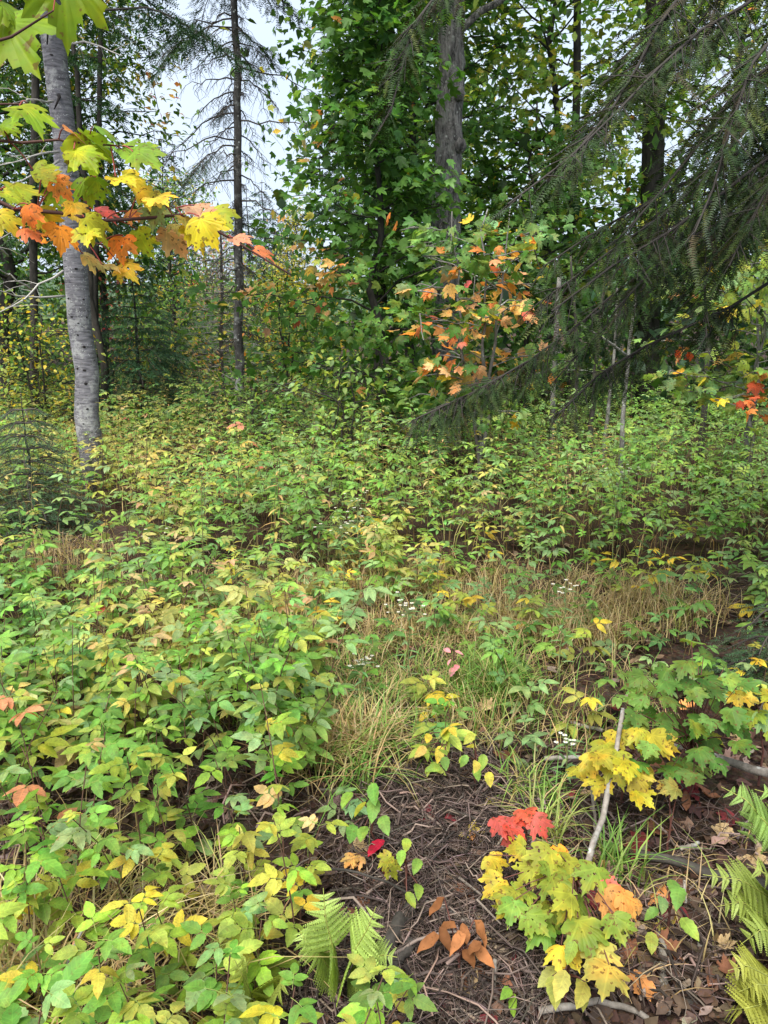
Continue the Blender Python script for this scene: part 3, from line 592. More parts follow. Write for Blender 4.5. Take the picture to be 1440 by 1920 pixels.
conifer('fir_sapling', 'dark fir sapling at the right edge above the green maple seedling', (H(1440, 1180, .3)[0] + .1, H(1440, 1180, .3)[1]), 0.62, .012, .4, .06, SPRAY_B, .09, 16, 7, per=5, pal=[((.04, .08, .035), 3), ((.055, .10, .045), 2)], droop=.12)
conifer('fir_tree', 'shaded fir at the far left behind the yellowing shrub', bxy(-20, 14), 5.5, .06, 1.7, .3, SPRAY_B, .26, 8, 15, per=6, droop=.25, second=False)
for i, (px, Y, h) in enumerate(((476, 48, 8.6), (504, 44, 8.4), (522, 52, 8.0), (350, 40, 9.5), (330, 36, 9.0), (545, 46, 7.6))):
    lab = ['leftmost of the tiny far spruces in the sky gap', 'tallest far spruce just right of the spruce pole', 'faint far spruce above the yellow birch, left side', 'distant spruce above the overhanging maple leaves, nearer the pole',
           'distant spruce above the overhanging maple leaves, nearer the fir trunk', 'far spruce half hidden by the yellow birch'][i]
    conifer('spruce_tree', lab, bxy(px, Y), h, .1, 1.6, .5, SPRAY_F, .45, 4, 18, per=6, pal=[((.03, .07, .045), 3), ((.045, .09, .05), 1)], droop=.3, second=False)
# --- saplings and trunks in the shade on the right
def pole(name, label, pts, Y, r0, r1, bark, group=None):
    b = P(*pts[0], Y); b[2] = float(gh(b[0], b[1])) - .03; c = poly([b] + [P(x, y, Y) for x, y in pts[1:]], 10); c[2:-1] += rng.normal(0, .008, (7, 3))
    t = thing(name, label, 'tree', b, group); V, T = tube(c, np.linspace(r0, r1, 10), 8, rough=.04); Geo().add(V, T).build('trunk', bark, t, b); return t, b, c
pole('dead_sapling', 'straight grey bare stem left of the shaded saplings', [(1036, 760), (1043, 620), (1047, 560), (1049, 520)], 8.2, .034, .022, M_GREYBARK)
pole('dead_sapling', 'thin dark stem right of the straight grey stem', [(1086, 750), (1080, 640), (1074, 540), (1070, 480)], 9.2, .028, .012, M_DARKBARK)
pole('dead_sapling', 'slanting brown stem among the shaded saplings', [(1112, 750), (1122, 640), (1130, 560), (1136, 500)], 8.8, .035, .012, M_DARKBARK)
pole('dead_sapling', 'pale mottled stem carrying one red leaf', [(1138, 760), (1150, 650), (1154, 590), (1157, 540)], 8.0, .026, .010, M_GREYBARK)
t_, b_, c_ = pole('dead_sapling', 'pale lichened sapling with a side branch, foot showing in the brambles', [(1164, 880), (1168, 780), (1176, 680), (1190, 590), (1194, 545)], 6.3, .026, .010, M_GREYBARK)
V, T = tube(poly([P(1176, 668, 6.3), P(1140, 640, 6.1), P(1090, 610, 5.9)], 6), np.linspace(.014, .006, 6), 6); Geo().add(V, T).build('branch', M_GREYBARK, t_, b_)
pole('bare_tree', 'thick dark trunk in the shade behind the pale sapling', [(1212, 750), (1216, 600), (1225, 300), (1230, -100)], 12.5, .2, .15, M_DARKBARK)
pole('bare_tree', 'dark slender trunk beyond the fir trunk, left of the sky gap', [(172, 700), (180, 500), (186, 250), (190, -80)], 11.2, .042, .03, M_DARKBARK)
pole('bare_tree', 'dark trunk at the left edge behind the maple leaves', [(50, 690), (62, 350), (70, -50)], 11.0, .06, .05, M_DARKBARK)
pole('bare_tree', 'dark trunk against the canopy right of the thick grey trunk', [(1070, 740), (1074, 330), (1080, 150), (1084, -60)], 12.2, .075, .05, M_DARKBARK)
pole('bare_tree', 'small stem in the shade at the right behind the maple sapling', [(1322, 770), (1330, 640), (1340, 400)], 8.6, .04, .02, M_DARKBARK)

# --- far wood that reads as one mass
def far_wood():
    g = Geo()
    spans = [(-700, 200, 20, 32, 0, 8.5, 44), (640, 2200, 17, 30, 0, 6.0, 40), (1120, 2200, 15, 26, 3.0, 9.0, 46), (680, 830, 16, 26, 3, 8.5, 16), (300, 600, 30, 55, 0, 3.2, 34), (290, 560, 18, 28, 0, .9, 16), (600, 2200, 11.5, 17, 0, 2.4, 44), (-700, 250, 15, 22, 0, 2.4, 28)]
    for x0, x1, y0, y1, za, zb, nc in spans:
        for c in range(nc):
            Y = rng.uniform(y0, y1); p = P(rng.uniform(x0, x1), 600, Y); z = rng.uniform(za, zb); m = 240
            pos = np.array([p[0], Y, z + .2]) + rng.normal(0, 1, (m, 3)) * [1.2, 1.2, .9]; pos[:, 2] = np.abs(pos[:, 2])
            base = [G_DARK, G_MID, (.05, .11, .03), (.10, .19, .04), (.03, .07, .03)][rng.integers(5)] if y0 < 30 else [(.22, .30, .10), (.32, .34, .12), (.14, .22, .07), (.36, .28, .14)][rng.integers(4)]  # farthest clumps in the gap: distance haze put into a paler leaf colour
            scatter(g, MAPLE_X[c % 2] if c % 3 == 0 else OVAL_X[c % 2], pos, frames(rng.normal(0, 1, (m, 3)) + [0, 0, -.4], np.array([0, -.3, 1.]) + rng.normal(0, .5, (m, 3))), rng.uniform(.14, .24, m), mixpal(m, [(base, 8), (YEL, .15), (G_YEL, .6)]))
    o = g.build('far_woods', M_MASS); tag(o, 'shadowy green wood behind the edge trees', 'woods', None, 'stuff')
far_wood()

# ================================================================== HEMLOCK BOUGHS on the right
def hemlock():
    tx, ty = 2.75, 3.6; b = np.array([tx, ty, float(gh(tx, ty)) - .05]); t = thing('hemlock_tree', 'dark hemlock whose drooping boughs hang over the right side', 'tree', b)
    c = trunk_path(b, b + [.1, 0, 8.0], 12, .003); V, T = tube(c, np.linspace(.17, .05, 12), 14, rough=.03); Geo().add(V, T).build('trunk', M_DARKBARK, t, b)
    HP = [((.022, .045, .010), 4), ((.034, .062, .013), 3), ((.055, .075, .014), 1.8), ((.016, .036, .012), 1.2), ((.045, .034, .015), .7)]
    B = [([(1620, -200), (1415, 8), (1298, 88), (1215, 192), (1100, 290)], 3.3, 2.7), ([(1500, -260), (1257, 4), (1207, 71), (1152, 142), (1086, 225), (1007, 317), (905, 405)], 3.4, 2.6),
         ([(1700, -20), (1440, 146), (1361, 204), (1277, 283), (1130, 390)], 3.4, 2.8), ([(1700, 130), (1440, 292), (1361, 346), (1236, 437), (1150, 480), (1040, 560)], 3.3, 2.8),
         ([(1700, 240), (1440, 367), (1340, 420), (1277, 462), (1090, 590)], 3.6, 3.1), ([(1620, 330), (1394, 404), (1344, 483), (1319, 541), (1312, 590)], 3.2, 2.9),
         ([(1700, 300), (1360, 440), (1200, 510), (1036, 596), (944, 658), (850, 708), (780, 745)], 3.8, 3.2), ([(1700, 380), (1440, 520), (1348, 590), (1257, 640), (1170, 690), (1090, 760)], 3.6, 3.1),
         ([(1760, 80), (1500, 200), (1330, 330), (1200, 400), (1060, 470)], 3.9, 3.4), ([(1300, -420), (1050, -200), (900, -60), (820, 80), (790, 230)], 3.4, 2.9), ([(1700, -120), (1440, 40), (1380, 130), (1300, 330), (1250, 420)], 3.0, 2.6),
         ([(1750, 250), (1500, 350), (1400, 400), (1280, 480), (1180, 570)], 3.3, 2.9), ([(1760, 100), (1500, 250), (1400, 330), (1300, 420), (1230, 520)], 3.7, 3.3), ([(1500, -300), (1350, -60), (1290, 60), (1180, 120), (1090, 190)], 3.7, 3.3),
         ([(1760, 180), (1560, 240), (1430, 330), (1350, 440)], 3.2, 2.7), ([(1700, 60), (1450, 200), (1300, 360), (1180, 420), (1000, 520)], 3.8, 3.2), ([(1700, 260), (1420, 440), (1250, 540), (1150, 620), (1060, 690)], 3.9, 3.4)]
    for i, (pts, y0, y1) in enumerate(B):
        path = [P(x, y, y0 + (y1 - y0) * k / (len(pts) - 1)) for k, (x, y) in enumerate(pts)]
        z = path[0][2]; path = [np.array([np.interp(z + .1, c[:, 2], c[:, k]) for k in range(3)])] + path
        gw, gn = Geo(), Geo(); bough(gw, gn, path, .013, SPRAY, .14, 58, .15, HP, .55, start={6: .74, 7: .6}.get(i, .16), wcol=(.04, .035, .031), ragged=.55)
        br = gw.build('branch', M_TWIG, t, b); gn.V = [v - b.astype(np.float32) for v in gn.V]
        o = gn.build('needles', M_NEEDLE, br); o['kind'] = 'stuff'
    gw, gn = Geo(), Geo()
    for i in range(30):                                             # boughs on the far side and above the picture
        z = 2.6 + 5.2 * i / 30; az = -1.2 + 2.6 * ((i * .618) % 1); L = 1.6 * (1 - z / 9); p = b + [0, 0, z]; d = np.array([math.cos(az), math.sin(az), 0])
        bough(gw, gn, [p, p + d * L * .5, p + d * L + [0, 0, -.35 * L]], .015, SPRAY_B, .2, 14, .35, HP, .5)
    gw.build('branches', M_TWIG, t, b)['kind'] = 'stuff'; o = gn.build('needles', M_NEEDLE, t, b); o['kind'] = 'stuff'
hemlock()

# ================================================================== OVERHANGING MAPLE BRANCH, upper left
def maple_branch():
    Y0 = 1.35; tw = []; b = P(-60, 370, Y0); t = thing('maple_branch', 'overhanging maple branch with green, yellow and orange leaves at upper left', 'branch', b)
    for pts, r in (([(-120, 345), (-10, 372), (25, 392), (125, 400), (183, 414), (267, 410), (345, 402), (417, 438), (520, 500), (545, 515)], .0042), ([(25, 392), (26, 420), (46, 440), (138, 448), (200, 460)], .003), ([(-80, 255), (40, 268), (110, 262), (140, 268), (250, 275)], .003),
                   ([(-60, 90), (20, 70), (100, 20)], .003), ([(-70, 200), (10, 195), (60, 195)], .0025), ([(267, 410), (300, 380), (330, 390)], .002), ([(125, 400), (150, 370), (160, 345)], .0018)):
        q = poly([P(x, y, Y0 + .02 * math.sin(i)) for i, (x, y) in enumerate(pts)], 16); tw.append(q); V, T = tube(q, np.linspace(r, r * .4, 16), 6); Geo().add(V, T, (.07, .035, .03)).build('twig', M_TWIG, t, b)
    Lf = [(28, 70, 165, 1, LIME), (120, -5, 150, 1, LIME), (-5, 20, 120, 1, LIME), (55, 205, 125, .5, (.2, .34, .02)), (5, 235, 80, 0, LIME), (165, 290, 125, 1, (.27, .38, .02)), (262, 285, 120, .2, (.19, .33, .03)), (185, 262, 110, .4, (.16, .3, .04)), (88, 328, 85, .3, (.32, .38, .03)),
          (117, 350, 75, .8, ORG), (165, 355, 85, .9, LIME), (38, 360, 100, .6, (.3, .38, .03)), (108, 372, 80, 1, LIME), (258, 350, 115, .5, (.45, .42, .03)), (300, 375, 90, .4, YEL), (12, 412, 85, .9, (.42, .36, .03)), (54, 405, 75, 1, (.6, .2, .04)), (88, 415, 85, 1, (.42, .36, .03)), (142, 393, 70, .9, (.46, .33, .03)),
          (196, 397, 80, .2, (.6, .12, .12)), (113, 447, 100, 1, (.66, .24, .03)), (182, 425, 95, 1, (.4, .42, .03)), (250, 402, 55, .8, ORG), (290, 405, 90, .9, (.22, .3, .1)), (330, 450, 108, 1, (.5, .33, .16)), (267, 455, 90, 1, (.3, .4, .03)), (230, 467, 95, 1, (.66, .22, .03)), (235, 503, 78, .6, (.55, .4, .04)),
          (178, 487, 80, .4, (.48, .4, .14)), (372, 398, 90, .5, (.45, .27, .17)), (388, 432, 112, .9, (.5, .42, .02)), (415, 402, 95, .4, (.33, .38, .03)), (452, 450, 75, .2, (.55, .25, .15)), (495, 470, 68, .2, (.62, .2, .08)), (58, 434, 75, .4, (.5, .14, .05)), (350, 420, 70, .9, (.4, .36, .08)), (140, 250, 70, .3, (.4, .2, .15))]
    TW = np.vstack(tw); Lf = Lf + [(x + rng.uniform(-30, 30), y + rng.uniform(-16, 16), s_ * .85, dn, c) for x, y, s_, dn, c in Lf[4:] if rng.random() < .85 and c[0] < c[1] * 1.4]
    for i, (x, y, s, dn, c) in enumerate(Lf):
        Y = Y0 + rng.uniform(-.07, .07); p = P(x, y, Y); size = s / F * Y * (.85 if i < 3 else .63)
        d = nrm(np.array([.95 - .7 * dn + rng.normal(0, .25), -.3 + rng.normal(0, .35), -.12 - .45 * dn])); n = nrm(np.array([rng.normal(0, .3), -.40 + rng.normal(0, .22), .85]))
        p = p - d * size * .45
        put_leaf(t, ME_MAPLE[i % 6], p, d, n, size, np.array(c) * rng.uniform(.85, 1.15), base=b)
        dd = np.linalg.norm(TW - p, axis=1); q = TW[np.argmin(dd + .25 * (TW[:, 0] > p[0] - .01))]
        V, T = tube(curve(p, q, 5, .08), .0011, 4, False); Geo().add(V, T, (.26, .06, .05)).build('leaf_stalk', M_TWIG, t, b)
maple_branch()

# ================================================================== UNDERGROWTH
def bare(x, y):
    """0 on open patches (grass, twigs, soil), 1 where brambles stand; shapes are places on the ground"""
    px, py, z = proj(np.stack([x, y, gh(x, y)], -1)); d = np.ones(len(px))
    for cx, cy_, rx, ry in ((880, 1230, 330, 120), (800, 1420, 210, 130), (860, 1680, 330, 260), (1250, 1650, 330, 300), (1300, 1290, 260, 160), (85, 1050, 130, 60), (1340, 1100, 120, 45), (700, 1050, 140, 26), (950, 1095, 240, 40), (500, 1130, 260, 40), (200, 1010, 120, 30), (1150, 1130, 240, 45), (1290, 1010, 70, 30), (880, 960, 60, 16), (350, 930, 70, 18), (620, 870, 60, 12), (1080, 880, 70, 12), (250, 1930, 330, 110), (300, 1110, 150, 30)):
        q = ((px - cx) / rx) ** 2 + ((py - cy_) / ry) ** 2; d = np.minimum(d, np.clip((q - .7) / .6, 0, 1))
    return d
def field_palette(x, y, px, py):
    yl = np.clip(.34 + .40 * vnoise(x, y, 1) + .30 * np.exp(-((px - 230) / 260) ** 2) - .45 * np.clip((px - 980) / 300, 0, 1) - .25 * (py > 1150) * (px > 150), .03, .9)
    return yl
def pick_cols(yl):
    k = len(yl); u = .55 * rng.random() + .45 * rng.random(k); v = rng.random()
    base = [(.18, .35, .07), (.22, .36, .13), (.15, .31, .085), (.26, .41, .085)][int(v * 4)]
    c = mixpal(k, [(base, 6), (G_BRIGHT, 1), (G_PALE, 1.5)], .13)
    y = u < yl * .8; c[y] = mixpal(int(y.sum()), [((.33, .39, .10), 5), ((.38, .39, .13), 3), ((.48, .43, .12), 1), ((.46, .35, .18), .7), (PINK, .06)], .12); return c
def plant_spots(n, y0, y1, gap, inside=False):
    k = n * 14; Y = np.sqrt(rng.uniform(y0 * y0, y1 * y1, k)); x = rng.uniform(-.60, .60, k) * (Y + .8); bv = bare(x, Y); bv = bv * (Y < np.interp(CX + F * x / (Y * .97), [0, 450, 620, 850, 1000, 1440], [16, 16, 11.5, 8.8, 7.7, 7.2]) * rng.uniform(.9, 1.06, k)) + .15 * bv * (Y < 14) if not inside else bv
    ok = rng.random(k) < ((1 - bv) if inside else bv); out = []; cell = set()
    for a, b in zip(x[ok], Y[ok]):
        if not inside and b < 3.5 and a > -.08 * b: continue
        g = gap * (.6 + .08 * b) if not inside else gap; key = (int(a // g), int(b // g))
        if key in cell: continue
        cell.add(key); out.append((a, b))
        if len(out) >= n: break
    return np.array(out)
def bramble_leaves(x, y, h, nl, spread):
    """positions, directions, normals, scales of the compound leaves on one cane"""
    f = np.linspace(.3, 1.0, nl) + rng.normal(0, .04, nl); az = np.arange(nl) * 2.4 + rng.uniform(0, 6.3)
    ln = np.array([rng.normal(0, .1), rng.normal(-.03, .1)]) * h / .6
    p = np.stack([x + ln[0] * f ** 2, y + ln[1] * f ** 2, gh(x, y) + h * np.clip(f, .1, 1.05)], -1)
    d = np.stack([np.cos(az), np.sin(az), rng.uniform(.0, .45, nl)], -1); n = np.array([0, 0, 1.]) + .25 * d * [1, 1, 0] + rng.normal(0, .18, (nl, 3)) + [0, -.15, 0]
    s = rng.uniform(.055, .082, nl) * spread * np.where(f > .9, .75, 1.0); return p, nrm(d), n, s, ln
def stem_tube(x, y, h, ln, r=.0026):
    t = np.linspace(0, 1, 5); z0 = float(gh(x, y)) - .02
    return tube(np.stack([x + ln[0] * t ** 2, y + ln[1] * t ** 2, z0 + h * t], -1), np.linspace(r, r * .5, 5), 4, False)
LANCE = oval_t(3, .2, .45, .2)
LEAFLET_LAYOUTS = [leaflet_layout(i % 2 == 1, random.Random(i)) for i in range(6)]
pet = tube([(0, 0, 0), (0, .4, .06), (0, .8, .04)], .014, 4, False); ME_PET = Geo().add(pet[0], pet[1]).mesh('petiole', M_TWIG)
def bramble_plant(x, y, h, nl, cols, label, group, detailed, spread=1.0, name='bramble_plant', cat='plant'):
    b = np.array([x, y, float(gh(x, y))]); t = thing(name, label, cat, b, group)
    p, d, n, s, ln = bramble_leaves(x, y, h, nl, spread); V, T = stem_tube(x, y, h, ln); Geo().add(V, T, (.13, .07, .05)).build('stem', M_TWIG, t, b)
    fr = frames(d, n)
    for i in range(nl):
        c = cols[i % len(cols)]
        if not detailed:
            put_leaf(t, ME_COMP[(i + int(x * 50)) % 8], p[i], d[i], n[i], s[i], c, base=b); continue
        lf = put_leaf(t, ME_PET, p[i], d[i], n[i], s[i] * 1.0, (.2, .25, .06), base=b)
        for off, yaw, pitch, sc in LEAFLET_LAYOUTS[(i + int(y * 37)) % 6]:
            M = Matrix.Translation(off) @ Matrix.Rotation(yaw + rng.normal(0, .1), 4, 'Z') @ Matrix.Rotation(pitch + rng.normal(0, .12), 4, 'X') @ Matrix.Scale(sc, 4)
            link('leaflet', ME_OVAL[rng.integers(4)], lf, None, np.clip(c * (1 + rng.normal(0, .1)), .005, .85), M)
# --- nearest brambles: chosen spots of the lower left, leaf by leaf
near = []
tr = 0
while len(near) < 82 and tr < 9000:
    tr += 1; px, py = rng.uniform(-40, 860), rng.uniform(1180, 1930); h = rng.uniform(.34, .68) if py < 1500 else rng.uniform(.22, .52)
    right = 560 + (60 if py < 1450 else 0) + max(0, (py - 1750)) * 1.6 - max(0, 1500 - py) * .2
    if px > right: continue
    if 1600 < py < 1860 and px > 475: continue
    if py > 1740 and px < 330 and rng.random() < .85: continue
    x, y, _ = H(px, py, h * .85)
    if y < 1.08 or (px > 740 and py > 1690) or any((x - a) ** 2 + (y - q) ** 2 < (.06 + .04 * y) ** 2 for a, q, *_ in near): continue
    near.append((x, y, h, px, py))
for x, y, h, px, py in near:
    nl = int(rng.integers(8, 12)); u = rng.random()
    yl = .75 if (py > 1480 and px < 560) else .3 if py < 1480 else .8
    if py > 1780: yl = .5
    cols = []
    for k in range(nl):
        q = rng.random()
        if q < yl: cols.append(mixpal(1, [(G_YEL, 4), ((.24, .40, .05), 5), ((.40, .40, .06), 1.5), (YEL, .6), (TAN, .5)])[0])
        else: cols.append(mixpal(1, [(G_BRIGHT, 4), (G_PALE, 2), ((.14, .32, .05), 3)])[0])
    cm = np.mean(cols, axis=0); cw = 'yellowish' if cm[0] / cm[1] > .85 else 'lime green' if cm[0] / cm[1] > .62 else 'green'
    zone = 'near the bottom edge below the centre fern' if py > 1780 else 'above the dry grass at the lower left' if (py > 1560 and px < 300) else 'left of the centre fern' if py > 1560 else 'at the left edge around the peach-leaved one' if px < 220 else 'left of the tan grass tuft' if py > 1330 else 'at the back of the near leafy patch'
    hw = 'tall' if h > .5 else 'short' if h < .38 else 'mid-height'; bramble_plant(x, y, h, nl, cols, f'{hw} {cw} bramble {zone}', f'{hw} {cw} brambles {zone}', True, rng.uniform(.70, .92))
# one taller bramble with peach leaves at the left edge
x, y, _ = H(55, 1330, .55); bramble_plant(x, y, .62, 8, np.array([(.5, .24, .12), G_YEL, (.55, .25, .13), (.35, .42, .05), G_YEL]), 'bramble with peach coloured top leaves at the left edge', None, True, 1.15)
x, y, _ = H(470, 790, .75); bramble_plant(x, y, .85, 6, np.array([(.5, .2, .12), (.5, .22, .14), G_BRIGHT]), 'bramble with salmon pink top leaves before the thin spruce pole', None, False, 1.2)
# --- the field: nearest plants one by one, then the mass behind
spots = plant_spots(3900, 2.3, 18.0, .135)
order = np.argsort(spots[:, 1]); spots = spots[order]
px, py, _ = proj(np.stack([spots[:, 0], spots[:, 1], gh(spots[:, 0], spots[:, 1]) + .5], -1))
yl = field_palette(spots[:, 0], spots[:, 1], px, py); nind = 0; g = Geo(); gs = Geo()
for i, (x, y) in enumerate(spots):
    h = rng.uniform(.35, .85) * (.7 if y < 4.2 else 1.0) * (1.0 + .35 * vnoise(np.array(x), np.array(y), 4)); nl = int(rng.integers(7, 11))
    inf = -20 < px[i] < 1460
    if nind < 140 and inf:
        nind += 1; cc = pick_cols(np.full(nl, yl[i])); cm = cc.mean(0); cw = 'yellow' if cm[0] / cm[1] > .95 else 'yellow-green' if cm[0] / cm[1] > .68 else 'green'
        X, Yp = px[i], py[i]
        zone = ('at the left edge above the small bare patch' if X < 160 else 'right of the small bare patch' if X < 330 else 'below the salmon pink bramble' if X < 540 else 'around the white asters at centre' if X < 760 else 'behind the straw-coloured grass' if X < 980 else 'left of the aster clump under the pale sapling' if X < 1160 else 'right of the aster clump under the pale sapling' if X < 1330 else 'at the right edge above the dark fir sapling')
        if Yp > 1090: zone = 'behind the peach-leaved bramble' if X < 220 else 'in the middle of the leafy strip before the straw grass' if X < 430 else 'just left of the near white aster' if X < 640 else 'at the front of the field beside the dark fir sapling' if X > 1100 else 'at the front of the field on the grass'
        hw = 'tall' if h > .68 else 'short' if h < .54 else 'mid-height'; bramble_plant(x, y, h, nl, cc, f'{hw} {cw} bramble {zone}', f'{hw} {cw} brambles {zone}', False, .95)
    else:
        p, d, n, s, ln = bramble_leaves(x, y, h, nl + 2, 1.0 if y < 9 else 1.2)
        scatter(g, (COMP if y < 4.2 else COMP_LO if y < 8.5 else COMP_X)[i % 6], p, frames(d, n), s, pick_cols(np.full(nl + 2, yl[i])))
        V, T = stem_tube(x, y, h, ln); gs.add(V, T, (.12, .07, .05))
for x, y in plant_spots(230, 3.4, 13.0, .3):                      # tall lance-leaved herbs standing among the brambles
    h = rng.uniform(.6, 1.05); k = 26; f = np.linspace(.25, 1, k); az = np.arange(k) * 2.4; ln = rng.normal(0, .06, 2); z0 = float(gh(x, y))
    p = np.stack([x + ln[0] * f, y + ln[1] * f, z0 + h * f], -1); d = np.stack([np.cos(az), np.sin(az), .5 - .6 * (1 - f)], -1)
    scatter(g, LANCE, p, frames(d, np.tile([0, 0, 1.], (k, 1))), np.full(k, .11) * (1.15 - .6 * f), mixpal(k, [[((.20, .32, .10), 3), ((.35, .36, .1), 1)], [((.12, .24, .06), 3), (G_YEL, .6)], [((.40, .36, .12), 2), (TAN, 1)]][int(rng.integers(3))]))
    V, T = stem_tube(x, y, h, ln, .003); gs.add(V, T, (.16, .15, .06))
low = plant_spots(200, 2.0, 5.8, .15, True); nlow = 0
low = low[np.argsort(low[:, 1])]
for i, (x, y) in enumerate(low):
    X, Yp, _ = proj(np.array([x, y, .1])); X, Yp = X[0], Yp[0]
    if not (380 < X < 1440) or (Yp > 1400 and (rng.random() < .8 or X > 900)) or Yp > 1560: continue
    nl = int(rng.integers(4, 8)); kind = int(rng.choice(3, p=[.5, .3, .2])); cc = mixpal(nl, [[(G_BRIGHT, 3), ((.12, .25, .07), 2)], [(G_PALE, 1)], [(G_YEL, 3), (YEL, 1)]][kind]); h = rng.uniform(.12, .34)
    if nlow >= 70:
        p, d, n, s, ln = bramble_leaves(x, y, h, nl, 1.0); scatter(g, COMP_LO[i % 6], p, frames(d, n), s, cc); continue
    nlow += 1; cw = ['green', 'pale green', 'yellow-green'][kind]; hw = 'tiny' if h < .2 else 'low'
    zone = 'in the straw grass behind the asters' if Yp < 1180 and X < 900 else 'in the straw grass left of the dark fir sapling' if Yp < 1230 else 'between the asters and the tan tuft' if X < 820 else 'right of the green grass tuft'
    bramble_plant(x, y, h, nl, cc, f'{hw} {cw} bramble {zone}', f'{hw} {cw} brambles {zone}', False, rng.uniform(.75, 1.1))
o = g.build('undergrowth', M_RASP); tag(o, 'leafy mass of brambles filling the clearing back to the trees', 'undergrowth', None, 'stuff')
o = gs.build('undergrowth_stems', M_TWIG); tag(o, 'thin brown stems under the mass of bramble leaves', 'undergrowth', None, 'stuff')

# ================================================================== NEAR PLANTS
def seedling(name, label, bpx, leaves, h, me=None, stem=(.12, .05, .04), cat='plant', nrmv=(0, -.35, .9), spread=.16):
    x, y, _ = H(*bpx, 0.02); b = np.array([x, y, float(gh(x, y))]); t = thing(name, label, cat, b)
    me = me or ME_MAPLE; g = Geo(); hub = b + [0, 0, h * .8]
    V, T = tube(curve(b, hub, 5, 0, .02), np.linspace(.0045, .003, 5), 5, False); g.add(V, T, stem)
    leaves = list(leaves) + [(px + rng.uniform(-38, 38), py + rng.uniform(-20, 34), s * .78, c, dz - .05) for px, py, s, c, dz in leaves if s > 74 and not isinstance(c[-1], str)]
    for i, (px, py, s, c, dz) in enumerate(leaves):
        s = s * .85 if s < 55 else 45 + (s - 55) * .34
        p = H(px, py, h + dz); dist = np.linalg.norm(p - [0, 0, EYE]); size = s / F * dist * .92
        d = p - hub; d[2] = 0; d = nrm(nrm(d) + rng.normal(0, .55, 3) + [0, -.35, 0]); d[2] = -.18 + rng.normal(0, .2); d = nrm(d); p0 = p - d * size * .45; p0[2] += rng.uniform(-.05, .05)
        m = me[i % len(me)] if not (isinstance(c[-1], str)) else {'oval': ME_OVAL, 'dry': ME_OVAL_DRY}[c[-1]][i % 2]; cc = np.array([v for v in c if not isinstance(v, str)])
        put_leaf(t, m, p0, d, np.array(nrmv) + rng.normal(0, .26, 3), size, np.clip(cc * (rng.uniform(.55, 1.5) if c[-1] == 'dry' else rng.uniform(.85, 1.12)), 0, .85), base=b)
        V, T = tube(curve(hub + (p0 - hub) * .0 + [0, 0, -.3 * h * rng.random()], p0, 5, .06), np.linspace(.0022, .0014, 5), 4, False); g.add(V, T, stem)
    g.build('stem', M_TWIG, t, b); return t
YG = (.30, .32, .035); YG2 = (.20, .29, .04); 
seedling('maple_seedling', 'maple seedling with big yellow-green leaves around the leaning grey stick', (1070, 1740), [
    (1019, 1600, 120, YG, .05), (927, 1635, 80, (.42, .38, .04), 0), (977, 1660, 85, YG2, 0), (1040, 1650, 110, YG2, .04), (952, 1692, 90, YG, -.02), (1007, 1700, 95, YG2, .02), (1057, 1708, 85, YG, .03), (1107, 1667, 100, YG2, .03),
    (1098, 1733, 150, YG2, .05), (1010, 1742, 95, (.14, .3, .04), -.04), (1050, 1770, 80, (.5, .44, .05), 0), (1157, 1765, 85, YG2, 0), (1140, 1808, 140, (.36, .33, .07), .04), (1077, 1606, 75, (.66, .3, .03), -.02), (1148, 1633, 65, PINK, -.02), (1152, 1675, 100, (.62, .3, .09), 0), (1180, 1690, 70, (.62, .32, .08), -.02),
    (1070, 1625, 80, YG, 0), (990, 1625, 80, YG, 0), (960, 1730, 70, (.16, .3, .05), -.05)], .24)
seedling('maple_seedling', 'maple seedling with coral red leaves at the edge of the twig litter', (985, 1620), [(938, 1574, 55, (.40, .075, .06), 0), (965, 1567, 55, (.44, .08, .055), .02), (986, 1552, 58, (.46, .1, .055), .03), (1011, 1573, 62, (.42, .09, .07), .02), (948, 1590, 40, (.4, .08, .07), -.02)], .2)
seedling('maple_seedling', 'bright yellow maple seedling on the bare stick stump', (1165, 1490), [(1130, 1396, 80, YG, 0), (1160, 1378, 80, (.36, .35, .04), .02), (1132, 1422, 85, (.36, .34, .04), .02), (1158, 1420, 85, YG, .03), (1200, 1408, 75, YG, .02), (1238, 1420, 95, (.42, .37, .04), 0), (1200, 1440, 85, (.45, .36, .05), 0), (1125, 1450, 85, (.38, .35, .04), -.02), (1172, 1470, 80, (.45, .42, .03), 0), (1112, 1435, 70, (.4, .36, .05), -.02)], .3)
gl = []
for i in range(58):
    a = i * 2.4; rr = math.sqrt((i + .5) / 58); gx, gy = 1288 + 125 * rr * math.cos(a) + rng.normal(0, 8), 1338 + 122 * rr * math.sin(a) + rng.normal(0, 8)
    gl.append((gx, gy, rng.uniform(44, 64), tuple(mixpal(1, [((.085, .19, .035), 4), ((.12, .23, .045), 2), (YG2, .5)])[0]), (1340 - gy) / 118 * .10 + rng.uniform(-.12, .08)))
seedling('maple_seedling', 'bushy green maple seedling at right above the fern', (1290, 1480), gl, .34)
seedling('maple_seedling', 'small maple seedling with yellow leaves at the right edge', (1425, 1450), [(1395, 1320, 60, (.5, .45, .08), 0), (1410, 1345, 60, YG2, 0), (1440, 1330, 60, YG, .03), (1435, 1365, 60, G_PALE, -.03), (1455, 1350, 60, YG2, 0), (1380, 1335, 45, (.55, .45, .06), 0)], .34)
seedling('maple_seedling', 'dried maple seedling leaves below the yellow seedling', (1255, 1570), [(1252, 1470, 42, (.5, .42, .1), 0), (1256, 1500, 46, (.38, .38, .1), 0)], .15)
